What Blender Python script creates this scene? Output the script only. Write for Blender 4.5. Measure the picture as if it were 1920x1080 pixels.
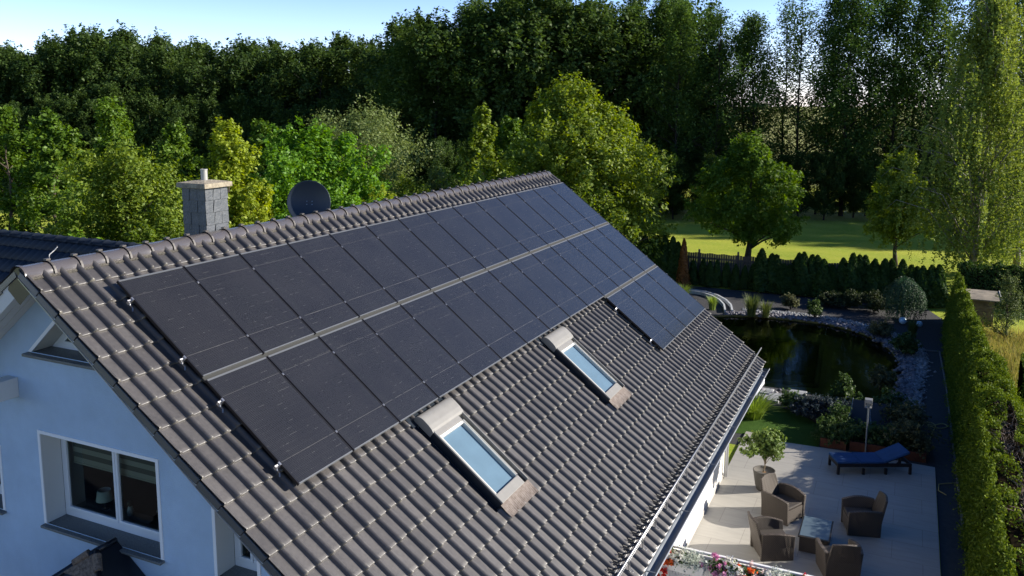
import bpy, bmesh, math, random
import numpy as np
from mathutils import Vector, Matrix
from mathutils.geometry import tessellate_polygon
R = math.radians
for o in list(bpy.data.objects): bpy.data.objects.remove(o)
S = bpy.context.scene
COL = S.collection
# ------------------------------------------------------------------ camera
CAM = np.array([8.826, -7.243, 9.494])
F, YAW, PITCH, ROLL = 1588.0/1920, R(-25.165), R(8.384), R(0.186)
_f = np.array([math.sin(YAW)*math.cos(PITCH), math.cos(YAW)*math.cos(PITCH), -math.sin(PITCH)])
_r = np.array([math.cos(YAW), -math.sin(YAW), 0.0])
_u = np.cross(_r, _f)
_rr = _r*math.cos(ROLL)+_u*math.sin(ROLL); _uu = _u*math.cos(ROLL)-_r*math.sin(ROLL)
cd = bpy.data.cameras.new('camera'); cam = bpy.data.objects.new('camera', cd); COL.objects.link(cam)
cam.matrix_world = Matrix(((_rr[0],_uu[0],-_f[0],CAM[0]),(_rr[1],_uu[1],-_f[1],CAM[1]),(_rr[2],_uu[2],-_f[2],CAM[2]),(0,0,0,1)))
cd.sensor_width = 36; cd.lens = 36*F; cd.shift_y = -112/1920; cd.clip_start = .1; cd.clip_end = 6000
S.camera = cam
# ------------------------------------------------------------------ sky, sun, exposure
EL = R(24); SD = Vector((.885*math.cos(EL), .465*math.cos(EL), math.sin(EL))).normalized()
w = bpy.data.worlds.new('World'); S.world = w; w.use_nodes = True
nt = w.node_tree; bg = nt.nodes['Background']
sky = nt.nodes.new('ShaderNodeTexSky'); sky.sky_type = 'NISHITA'; sky.sun_disc = False
sky.sun_elevation = EL; sky.sun_rotation = math.atan2(SD.x, SD.y)
sky.altitude = 100; sky.air_density = 1.0; sky.dust_density = .15; sky.ozone_density = 3.0
tint = nt.nodes.new('ShaderNodeMixRGB'); tint.blend_type = 'MULTIPLY'; tint.inputs[0].default_value = 1; tint.inputs[2].default_value = (.62, .90, 1.30, 1)
# boost added to keep the low sky pale; bluer dome above tints the shade
wc = nt.nodes.new('ShaderNodeTexCoord'); wsx = nt.nodes.new('ShaderNodeSeparateXYZ'); nt.links.new(wc.outputs['Generated'], wsx.inputs[0])
wm_ = nt.nodes.new('ShaderNodeMapRange'); wm_.interpolation_type = 'SMOOTHSTEP'; wm_.inputs[1].default_value = .0; wm_.inputs[2].default_value = .28; wm_.inputs[3].default_value = 1; wm_.inputs[4].default_value = 0; nt.links.new(wsx.outputs['Z'], wm_.inputs[0])
hz = nt.nodes.new('ShaderNodeMixRGB'); hz.inputs[1].default_value = (1,1,1,1); hz.inputs[2].default_value = (4.1,2.85,2.75,1); nt.links.new(wm_.outputs[0], hz.inputs[0])
hm = nt.nodes.new('ShaderNodeMixRGB'); hm.blend_type = 'MULTIPLY'; hm.inputs[0].default_value = 1; nt.links.new(hz.outputs[0], hm.inputs[2])
nt.links.new(sky.outputs[0], tint.inputs[1]); nt.links.new(tint.outputs[0], hm.inputs[1]); nt.links.new(hm.outputs[0], bg.inputs[0]); bg.inputs[1].default_value = .05
sl = bpy.data.lights.new('sun', 'SUN'); sl.energy = 5.0; sl.angle = R(.5); sl.color = (1, .915, .79)
so = bpy.data.objects.new('sun', sl); COL.objects.link(so); so.rotation_euler = SD.to_track_quat('Z', 'Y').to_euler()
vs = S.view_settings; vs.view_transform = 'Standard'; vs.look = 'None'; vs.exposure = .95; vs.gamma = 1; vs.use_curve_mapping = False
cy = S.cycles; cy.max_bounces = 6; cy.diffuse_bounces = 3; cy.glossy_bounces = 3; cy.transmission_bounces = 4; cy.transparent_max_bounces = 8
try: cy.use_denoising = True
except Exception: pass

# ------------------------------------------------------------------ materials
MATS = {}
def nodes_of(m): m.use_nodes = True; return m.node_tree.nodes, m.node_tree.links
def mat(name, col, rough=.6, metal=0, var=0, scale=6, bump=0, bscale=40, spec=.5, coat=0, col2=None):
    """Principled with noise colour variation between col and col2 and an optional bump."""
    if name in MATS: return MATS[name]
    m = bpy.data.materials.new(name); n, l = nodes_of(m); b = n['Principled BSDF']
    b.inputs['Base Color'].default_value = (*col, 1); b.inputs['Roughness'].default_value = rough
    b.inputs['Metallic'].default_value = metal; b.inputs['Specular IOR Level'].default_value = spec
    b.inputs['Coat Weight'].default_value = coat
    tc = n.new('ShaderNodeTexCoord')
    if var or col2:
        if col2 is None: col2 = tuple(min(1, c*(1+var)) for c in col); c1 = tuple(c*(1-var) for c in col)
        else: c1 = col
        nz = n.new('ShaderNodeTexNoise'); nz.inputs['Scale'].default_value = scale; nz.inputs['Detail'].default_value = 6; nz.inputs['Roughness'].default_value = .65
        l.new(tc.outputs['Object'], nz.inputs['Vector'])
        r = n.new('ShaderNodeValToRGB'); r.color_ramp.elements[0].position = .35; r.color_ramp.elements[1].position = .65
        r.color_ramp.elements[0].color = (*c1, 1); r.color_ramp.elements[1].color = (*col2, 1)
        l.new(nz.outputs['Fac'], r.inputs[0]); l.new(r.outputs[0], b.inputs['Base Color'])
    if bump:
        nb = n.new('ShaderNodeTexNoise'); nb.inputs['Scale'].default_value = bscale; nb.inputs['Detail'].default_value = 4
        l.new(tc.outputs['Object'], nb.inputs['Vector'])
        bu = n.new('ShaderNodeBump'); bu.inputs['Strength'].default_value = bump; bu.inputs['Distance'].default_value = .02
        l.new(nb.outputs['Fac'], bu.inputs['Height']); l.new(bu.outputs[0], b.inputs['Normal'])
    MATS[name] = m; return m

def leafmat(name, c1, c2, trans=.4, gloss=.04):
    if name in MATS: return MATS[name]
    m = bpy.data.materials.new(name); n, l = nodes_of(m); n.remove(n['Principled BSDF'])
    out = n['Material Output']; g = n.new('ShaderNodeNewGeometry'); oi = n.new('ShaderNodeObjectInfo')
    ad = n.new('ShaderNodeMath'); ad.operation = 'MULTIPLY_ADD'; ad.inputs[1].default_value = .75
    ob = n.new('ShaderNodeMath'); ob.operation = 'MULTIPLY'; ob.inputs[1].default_value = .25
    l.new(oi.outputs['Random'], ob.inputs[0]); l.new(g.outputs['Random Per Island'], ad.inputs[0]); l.new(ob.outputs[0], ad.inputs[2])
    r = n.new('ShaderNodeMixRGB'); r.inputs[1].default_value = (*c1, 1); r.inputs[2].default_value = (*c2, 1)
    l.new(ad.outputs[0], r.inputs[0])
    d = n.new('ShaderNodeBsdfDiffuse'); t = n.new('ShaderNodeBsdfTranslucent'); gl = n.new('ShaderNodeBsdfGlossy'); gl.inputs['Roughness'].default_value = .6
    h = n.new('ShaderNodeHueSaturation'); h.inputs['Hue'].default_value = .485; h.inputs['Value'].default_value = 1.35; h.inputs['Saturation'].default_value = 1.1
    l.new(r.outputs[0], h.inputs['Color']); l.new(r.outputs[0], d.inputs[0]); l.new(h.outputs[0], t.inputs[0])
    m1 = n.new('ShaderNodeMixShader'); m1.inputs[0].default_value = trans; m2 = n.new('ShaderNodeMixShader'); m2.inputs[0].default_value = gloss
    l.new(d.outputs[0], m1.inputs[1]); l.new(t.outputs[0], m1.inputs[2]); l.new(m1.outputs[0], m2.inputs[1]); l.new(gl.outputs[0], m2.inputs[2])
    l.new(m2.outputs[0], out.inputs[0]); MATS[name] = m; return m

# ------------------------------------------------------------------ object helpers
def link(o, parent=None):
    COL.objects.link(o)
    if parent: o.parent = parent
    return o
def tag(o, label=None, cat=None, group=None, kind=None):
    if label: o['label'] = label
    if cat: o['category'] = cat
    if group: o['group'] = group
    if kind: o['kind'] = kind
    return o
def empty(name, loc=(0,0,0), rz=0, label=None, cat=None, group=None):
    o = bpy.data.objects.new(name, None); o.location = loc; o.rotation_euler = (0,0,rz); link(o); return tag(o, label, cat, group)
def copy_tree(o, parent=None):
    c = o.copy(); COL.objects.link(c); c.parent = parent
    for ch in list(o.children): copy_tree(ch, c)
    return c
class MB:
    def __init__(s): s.v = []; s.f = []; s.m = []
    def add(s, vs, fs, mi=0):
        k = len(s.v); s.v += [tuple(map(float, p)) for p in vs]; s.f += [tuple(i+k for i in f) for f in fs]; s.m += [mi]*len(fs)
    def hexa(s, p, mi=0):  # 8 points: bottom 4 ccw, top 4 ccw
        s.add(p, [(3,2,1,0),(4,5,6,7),(0,1,5,4),(1,2,6,5),(2,3,7,6),(3,0,4,7)], mi)
    def box(s, x0, x1, y0, y1, z0, z1, mi=0):
        s.hexa([(x0,y0,z0),(x1,y0,z0),(x1,y1,z0),(x0,y1,z0),(x0,y0,z1),(x1,y0,z1),(x1,y1,z1),(x0,y1,z1)], mi)
    def tube(s, pts, rad, n=8, mi=0, caps=True):
        pts = [np.array(p, float) for p in pts]; k = len(pts)
        rads = rad if hasattr(rad, '__len__') else [rad]*k
        vs = []
        for i, p in enumerate(pts):
            d = pts[min(i+1,k-1)]-pts[max(i-1,0)]; d /= (np.linalg.norm(d)+1e-9)
            a = np.cross(d, (0,0,1.) if abs(d[2])<.9 else (1.,0,0)); a /= np.linalg.norm(a); b = np.cross(d, a)
            for j in range(n):
                t = 2*math.pi*j/n; vs.append(p+rads[i]*(a*math.cos(t)+b*math.sin(t)))
        fs = [(i*n+j, i*n+(j+1)%n, (i+1)*n+(j+1)%n, (i+1)*n+j) for i in range(k-1) for j in range(n)]
        if caps: fs += [tuple(reversed(range(n))), tuple(range((k-1)*n, k*n))]
        s.add(vs, fs, mi)
    def lathe(s, prof, c=(0,0,0), n=16, mi=0):
        vs = [(c[0]+r*math.cos(2*math.pi*j/n), c[1]+r*math.sin(2*math.pi*j/n), c[2]+z) for r, z in prof for j in range(n)]
        k = len(prof)
        fs = [(i*n+j, i*n+(j+1)%n, (i+1)*n+(j+1)%n, (i+1)*n+j) for i in range(k-1) for j in range(n)]
        s.add(vs, fs, mi)
    def ball(s, c, r, n=12, m=8, sq=1, mi=0, jit=0, rng=None):
        vs = []; 
        for i in range(m+1):
            a = math.pi*i/m
            for j in range(n):
                q = r*(1+(rng.uniform(-jit, jit) if rng else 0)); t = 2*math.pi*j/n
                vs.append((c[0]+q*math.sin(a)*math.cos(t), c[1]+q*math.sin(a)*math.sin(t), c[2]+q*sq*math.cos(a)))
        fs = [(i*n+j, (i+1)*n+j, (i+1)*n+(j+1)%n, i*n+(j+1)%n) for i in range(m) for j in range(n)]
        s.add(vs, fs, mi)
    def build(s, name, mats, parent=None, smooth=False, bevel=0, loc=None, rz=0):
        me = bpy.data.meshes.new(name); me.from_pydata(s.v, [], s.f)
        if not isinstance(mats, (list, tuple)): mats = [mats]
        for m in mats: me.materials.append(m)
        if len(mats) > 1: me.polygons.foreach_set('material_index', s.m)
        if smooth: me.polygons.foreach_set('use_smooth', [True]*len(me.polygons))
        me.update(); o = bpy.data.objects.new(name, me); link(o, parent)
        if bevel:
            b = o.modifiers.new('bevel', 'BEVEL'); b.width = bevel; b.segments = 2; b.limit_method = 'ANGLE'; b.angle_limit = R(40)
        if loc is not None: o.location = loc
        if rz: o.rotation_euler = (0,0,rz)
        return o
def npmesh(name, V, Fq, m, parent=None, smooth=False):
    """V (N,3), Fq (M,k) numpy arrays -> object"""
    me = bpy.data.meshes.new(name); k = Fq.shape[1]
    me.vertices.add(len(V)); me.vertices.foreach_set('co', V.astype(np.float32).ravel())
    me.loops.add(Fq.size); me.loops.foreach_set('vertex_index', Fq.astype(np.int32).ravel())
    me.polygons.add(len(Fq)); me.polygons.foreach_set('loop_start', np.arange(0, Fq.size, k, dtype=np.int32))
    me.materials.append(m); me.update(calc_edges=True)
    if smooth: me.polygons.foreach_set('use_smooth', np.ones(len(Fq), bool))
    o = bpy.data.objects.new(name, me); link(o, parent); return o
def sheet(name, loop, z, m, kind='structure', holes=(), label=None):
    polys = [[Vector((x,y,0)) for x,y in loop]]+[[Vector((x,y,0)) for x,y in h] for h in holes]
    tris = tessellate_polygon(polys); pts = [p for q in polys for p in q]
    mb = MB(); fs = []
    for t in tris:
        a, b, c = (pts[i] for i in t)
        fs.append(t if (b-a).cross(c-a).z > 0 else t[::-1])
    mb.add([(p.x,p.y,z) for p in pts], fs); o = mb.build(name, m); o['kind'] = kind
    if label: o['label'] = label
    return o
def nrm(a): return a/(np.linalg.norm(a, axis=-1, keepdims=True)+1e-9)
def leaf_quads(C, N, size, asp=.62, rng=None):
    n = len(C); N = nrm(N); T = nrm(np.cross(N, rng.normal(size=(n,3)))); B = np.cross(N, T)
    s = (size*rng.uniform(.5, 1.45, n))[:,None]
    V = np.stack([C+T*s, C+B*s*asp+N*s*.12, C-T*s, C-B*s*asp+N*s*.12], 1).reshape(-1,3)
    return V, np.arange(n*4).reshape(n,4)

# ------------------------------------------------------------------ trees
def tree_parts(seed, H, Rad, z0, style='round', lobes=28, twigs=12, per=40, leaf=.12, twig=.7, up=.35, gap=0, trunk=.16, limbs=16, droop=0, lobe_r=.3, spread=.5):
    """crown leaves (V,F) and trunk MB for a tree standing at the origin"""
    rng = np.random.default_rng(seed); ch = H-z0
    def env(t):
        if style == 'round': return np.sqrt(np.clip(1-(2*t-1)**2, 0, 1))**.8
        if style == 'egg': return np.clip(np.sin(math.pi*np.clip(t,0,1)**.72), 0, 1)**.75
        if style == 'cone': return np.clip(1-t, 0, 1)**.7*np.clip(t*8+.35, 0, 1)
        if style == 'column': return (np.clip(1-t, 0, 1)**.45)*np.clip(t*5+.3, 0, 1)
        return np.ones_like(t)
    # lobe centres
    t = (np.arange(lobes)+.5)/lobes; rng.shuffle(t)
    a = rng.uniform(0, 2*math.pi, lobes)
    lr = Rad*lobe_r*rng.uniform(.55, 1.35, lobes)*(.5+.5*env(t))
    rr = np.maximum(env(t)*Rad*rng.uniform(.72, 1.16, lobes)*(1+.16*np.sin(a*2+seed)+.10*np.sin(a*3+seed*2+t*5))-lr*.8, 0)*np.where(rng.random(lobes) < .25, .4, 1)
    LC = np.stack([rr*np.cos(a), rr*np.sin(a), z0+lr*.6+t*(ch-lr*1.3-twig*.45)], 1)
    # twig bases on lobes
    d = nrm(rng.normal(size=(lobes, twigs, 3))+np.array([0,0,.25]))
    base = LC[:,None,:]+d*lr[:,None,None]*rng.uniform(.55, 1., (lobes, twigs, 1))
    ax = np.stack([np.zeros(lobes), np.zeros(lobes), LC[:,2]-ch*.12], 1)
    outd = nrm(nrm(LC-ax)[:,None,:]*.8+d*.9+np.array([0,0,up]))
    L = twig*rng.uniform(.5, 1.3, (lobes, twigs, 1))
    u = rng.random((lobes, twigs, per, 1))
    P = base[:,:,None,:]+outd[:,:,None,:]*L[:,:,None,:]*u+rng.normal(size=(lobes,twigs,per,3))*twig*spread*.5*(1-.65*u)
    if droop: P[...,2] -= droop*u[...,0]**2
    N = outd[:,:,None,:]*.5+rng.normal(size=P.shape)*.55+np.array([0,0,.55])
    P = P.reshape(-1,3); N = N.reshape(-1,3)
    keep = P[:,2] > max(.15, z0-.6)
    if gap: 
        g = np.sin(P[:,0]*2.1+seed)+np.sin(P[:,1]*2.3+seed*2)+np.sin(P[:,2]*1.7+seed*3); keep &= g > -3+gap*3
    P = P[keep]; N = N[keep]
    V, Fq = leaf_quads(P, N, leaf, rng=rng)
    mb = MB(); hs = np.linspace(0, H*.88, 7); w0 = rng.normal(size=(7,2))*trunk*.7; w0[0] = 0
    mb.tube([(w0[i,0], w0[i,1], hs[i]-.05) for i in range(7)], [trunk*(1.25 if i == 0 else 1)*(1-.88*i/6) for i in range(7)], 7)
    idx = rng.permutation(lobes)[:limbs]
    for i in idx:
        e = LC[i]; zb = max(z0*.75, e[2]-(.25+.5*rng.random())*max(.6, np.hypot(e[0], e[1]))*1.3); zb = min(zb, H*.8)
        k = zb/(H*.88)*6; j = int(min(5, k)); q = w0[j]+(w0[j+1]-w0[j])*(k-j); s0 = np.array([q[0], q[1], zb]); m_ = (s0+e)/2+np.array([0,0,.06*np.hypot(e[0],e[1])])
        r0 = trunk*.45*(1-zb/H*.7); mb.tube([s0, m_, e, e+(e-m_)*.35], [r0, r0*.7, r0*.4, r0*.12], 5)
    return V, Fq, mb
BARK = mat('bark', (.07,.055,.042), .9, var=.35, scale=8, bump=.5, bscale=25)
BARKD = mat('dark bark', (.035,.03,.026), .95, var=.4, scale=8)
def tree(name, loc, label, cat, lm, group=None, bark=BARK, rz=None, **kw):
    V, Fq, mb = tree_parts(**kw)
    t = empty(name, loc, 0 if rz is None else rz, label, cat, group)
    npmesh('crown', V, Fq, lm, t); mb.build('trunk', bark, t, smooth=True)
    return t

# ------------------------------------------------------------------ frame of the roof plane
TH = R(37.74); CS, SN = math.cos(TH), math.sin(TH); GZ = 7.3
def rp(s, y, n=0): return (s*CS+n*SN, y, GZ-s*SN+n*CS)          # s down the slope, y along the ridge, n off the panel plane
def rbox(mb, s0, s1, y0, y1, n0, n1, mi=0):
    mb.hexa([rp(s0,y0,n0), rp(s1,y0,n0), rp(s1,y1,n0), rp(s0,y1,n0), rp(s0,y0,n1), rp(s1,y0,n1), rp(s1,y1,n1), rp(s0,y1,n1)], mi)
VY0, VY1 = -.87, 15.14      # verges
S0, S1 = -.55, 7.29         # ridge, eave (slope distance)
TN = -.172                  # tile trough height
RX = -.58
WY = -.42                   # gable wall plane
WX = 5.0                    # long wall plane
WYF = 13.72                 # far wall plane
# ------------------------------------------------------------------ ground, patio, paths, pond
def grassmat(name, c1, c2, c3, sc=.8, fine=30, far=None, streak=None):
    if name in MATS: return MATS[name]
    m = bpy.data.materials.new(name); n, l = nodes_of(m); b = n['Principled BSDF']; b.inputs['Roughness'].default_value = .9; b.inputs['Specular IOR Level'].default_value = .1
    tc = n.new('ShaderNodeTexCoord')
    a = n.new('ShaderNodeTexNoise'); a.inputs['Scale'].default_value = sc; a.inputs['Detail'].default_value = 5
    f = n.new('ShaderNodeTexNoise'); f.inputs['Scale'].default_value = fine; f.inputs['Detail'].default_value = 6; f.inputs['Roughness'].default_value = .8
    mp = n.new('ShaderNodeMapping'); l.new(tc.outputs['Object'], mp.inputs[0])
    if streak: mp.inputs['Rotation'].default_value = (0,0,R(25)); mp.inputs['Scale'].default_value = (streak, 1, 1)
    l.new(mp.outputs[0], a.inputs['Vector']); l.new(mp.outputs[0], f.inputs['Vector'])
    r = n.new('ShaderNodeValToRGB'); e = r.color_ramp.elements; e[0].position = .36; e[0].color = (*c1,1); e[1].position = .64; e[1].color = (*c2,1)
    l.new(a.outputs['Fac'], r.inputs[0])
    mx = n.new('ShaderNodeMixRGB'); mx.inputs[2].default_value = (*c3,1); fr = n.new('ShaderNodeValToRGB'); fr.color_ramp.elements[0].position = .48; fr.color_ramp.elements[1].position = .7
    l.new(f.outputs['Fac'], fr.inputs[0]); l.new(fr.outputs[0], mx.inputs[0]); l.new(r.outputs[0], mx.inputs[1])
    last = mx
    if far:   # another crop beyond the wood: chosen by the place on the ground
        sx = n.new('ShaderNodeSeparateXYZ'); l.new(tc.outputs['Object'], sx.inputs[0])
        q = n.new('ShaderNodeMapRange'); q.inputs[1].default_value = 92; q.inputs[2].default_value = 100; l.new(sx.outputs['Y'], q.inputs[0])
        m3 = n.new('ShaderNodeMixRGB'); m3.inputs[2].default_value = (*far,1); l.new(q.outputs[0], m3.inputs[0]); l.new(mx.outputs[0], m3.inputs[1]); last = m3
    l.new(last.outputs[0], b.inputs['Base Color'])
    bu = n.new('ShaderNodeBump'); bu.inputs['Strength'].default_value = .8; bu.inputs['Distance'].default_value = .06; l.new(f.outputs['Fac'], bu.inputs['Height']); l.new(bu.outputs[0], b.inputs['Normal'])
    MATS[name] = m; return m
POND = [(1.0,30.4),(1.9,31.0),(3.2,31.4),(4.7,31.45),(6,31.3),(7.1,30.7),(8.0,29.7),(8.6,28.2),(8.95,26.6),(9.1,25.0),(9.0,23.3),(8.65,22.0),(8.1,21.3),(7.3,21.0),(6.5,21.25),(5.6,21.5),(4.6,21.5),(3.2,21.7),(1.2,22.2),(-.6,23.6),(-1.2,26),(-.9,28.4),(0,29.7)]
BIG = [(-3000,-600),(3000,-600),(3000,4000),(-3000,4000)]
gm = grassmat('meadow grass', (.23,.32,.030), (.35,.40,.045), (.46,.42,.11), sc=.35, fine=9, far=(.26,.27,.09), streak=.45)
sheet('ground', BIG, 0, gm, holes=[POND[::-1]])
mulch = mat('dark gravel mulch', (.02,.022,.026), .95, col2=(.05,.05,.055), scale=30, bump=.9, bscale=60)
GARD = [(5.05,16.0),(10.55,16.0),(10.7,34.0),(9.9,36.4),(-3,36.4),(-4.5,33),(-4.5,20.0),(-1,16.4)]
sheet('garden_bed', GARD, .004, mulch, holes=[POND[::-1]])
lawn = grassmat('lawn grass', (.035,.085,.012), (.05,.11,.018), (.07,.13,.03), sc=2, fine=60)
sheet('lawn', [(-.8,16.5),(5.1,16.9),(7.02,16.7),(7.0,17.5),(6.95,18.45),(6.5,19.0),(5.9,19.5),(5.2,19.75),(4.4,19.9),(2,20.2),(-.6,20.6)], .010, lawn)
# patio: concrete slabs with fine joints
def slabmat():
    m = bpy.data.materials.new('patio slabs'); n, l = nodes_of(m); b = n['Principled BSDF']; b.inputs['Roughness'].default_value = .55
    tc = n.new('ShaderNodeTexCoord'); mp = n.new('ShaderNodeMapping'); mp.inputs['Rotation'].default_value = (0,0,R(0)); l.new(tc.outputs['Object'], mp.inputs[0])
    br = n.new('ShaderNodeTexBrick'); br.offset = .5; br.inputs['Scale'].default_value = 1; br.inputs['Brick Width'].default_value = 1.2; br.inputs['Row Height'].default_value = .8
    br.inputs['Mortar Size'].default_value = .006; br.inputs['Mortar Smooth'].default_value = .2; br.inputs['Color1'].default_value = (.33,.318,.292,1); br.inputs['Color2'].default_value = (.355,.343,.318,1); br.inputs['Mortar'].default_value = (.22,.21,.195,1)
    l.new(mp.outputs[0], br.inputs['Vector'])
    nz = n.new('ShaderNodeTexNoise'); nz.inputs['Scale'].default_value = 1.3; nz.inputs['Detail'].default_value = 8; nz.inputs['Roughness'].default_value = .7
    mp2 = n.new('ShaderNodeMapping'); mp2.inputs['Scale'].default_value = (1,6,1); l.new(tc.outputs['Object'], mp2.inputs[0]); l.new(mp2.outputs[0], nz.inputs['Vector'])
    mr = n.new('ShaderNodeMapRange'); mr.inputs[1].default_value = .3; mr.inputs[2].default_value = .7; mr.inputs[3].default_value = .88; mr.inputs[4].default_value = 1.08; l.new(nz.outputs['Fac'], mr.inputs[0])
    mx = n.new('ShaderNodeMixRGB'); mx.blend_type = 'MULTIPLY'; mx.inputs[0].default_value = 1; l.new(br.outputs['Color'], mx.inputs[1]); l.new(mr.outputs[0], mx.inputs[2]); l.new(mx.outputs[0], b.inputs['Base Color'])
    return m
p = MB(); loop = [(WX,-3),(9.9,-3),(9.93,16.62),(7.6,16.72),(6.28,16.66),(5.62,16.58),(5.36,16.75),(5.22,17.0),(WX,17.0)]
k = len(loop); p.add([(x,y,-.05) for x,y in loop]+[(x,y,.06) for x,y in loop], [tuple(range(k,2*k))]+[(i,(i+1)%k,(i+1)%k+k,i+k) for i in range(k)])
tag(p.build('patio', slabmat()), kind='structure')
sheet('unseen_dark_ground', [(-30,-40),(40,-40),(40,-1.5),(4.9,-1.5),(4.9,-.5),(-30,-.5)], .006, mat('unseen dark ground', (.035,.037,.040), .9, col2=(.06,.06,.065), scale=3, bump=.3, bscale=60))  # unseen dark sheet added to cut light bounced onto the gable wall
dp = mat('dark paving', (.018,.022,.028), .8, col2=(.035,.04,.046), scale=7, bump=.3, bscale=50)
sheet('path', [(9.94,3),(10.45,3),(10.42,28.5),(9.68,28.4),(9.8,21),(9.94,17)], .012, dp)
e = MB()
for (a, b) in (((10.32,28.5),(10.42,24)), ((10.42,24),(10.44,13.2)), ((9.70,28.45),(10.32,28.5))): e.tube([(a[0],a[1],.05),(b[0],b[1],.05)], .03, 6)
tag(e.build('path_edging', mat('grey edging', (.16,.16,.16), .8)), kind='structure')
# pond: shelf, deep basin and water
pb = mat('pond bed', (.13,.115,.03), .95, col2=(.20,.165,.05), scale=1.2)
pd = mat('pond depth', (.006,.008,.006), .95)
DEEP = [(2.2,29.3),(5.95,29.45),(6.3,23.7),(2.4,23.4)]
sheet('pond_bed', [(x,y) for x,y in POND], -.5, pb, holes=[DEEP])
k = len(POND); q = MB(); q.add([(x,y,.003) for x,y in POND]+[(x,y,-.5) for x,y in POND], [(i,(i+1)%k,(i+1)%k+k,i+k) for i in range(k)]); tag(q.build('pond_bank', pb), kind='structure')
q = MB(); q.add([(x,y,-.5) for x,y in DEEP]+[(x,y,-1.9) for x,y in DEEP], [(4,5,6,7)]+[(i,(i+1)%4,(i+1)%4+4,i+4) for i in range(4)]); tag(q.build('pond_basin', pd), kind='structure')
q = MB()
for i in range(4):
    a, b = DEEP[i], DEEP[(i+1)%4]; q.tube([(a[0],a[1],-.46),(b[0],b[1],-.46)], .09, 6)
tag(q.build('basin_rim', mat('basin rim', (.12,.10,.05), .9)), kind='structure')
wm = bpy.data.materials.new('pond water'); n, l = nodes_of(wm); n.remove(n['Principled BSDF'])
tr = n.new('ShaderNodeBsdfTransparent'); tr.inputs[0].default_value = (.62,.58,.34,1); gl = n.new('ShaderNodeBsdfGlossy'); gl.inputs['Roughness'].default_value = .015
fr = n.new('ShaderNodeFresnel'); fr.inputs[0].default_value = 1.33; mx = n.new('ShaderNodeMixShader')
nz = n.new('ShaderNodeTexNoise'); nz.inputs['Scale'].default_value = 3.5; nz.inputs['Detail'].default_value = 3; bu = n.new('ShaderNodeBump'); bu.inputs['Strength'].default_value = .18; bu.inputs['Distance'].default_value = .012
tc = n.new('ShaderNodeTexCoord'); l.new(tc.outputs['Object'], nz.inputs['Vector']); l.new(nz.outputs['Fac'], bu.inputs['Height']); l.new(bu.outputs[0], gl.inputs['Normal']); l.new(bu.outputs[0], fr.inputs['Normal'])
l.new(fr.outputs[0], mx.inputs[0]); l.new(tr.outputs[0], mx.inputs[1]); l.new(gl.outputs[0], mx.inputs[2]); l.new(mx.outputs[0], n['Material Output'].inputs[0])
sheet('pond_water', POND, -.07, wm)

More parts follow.
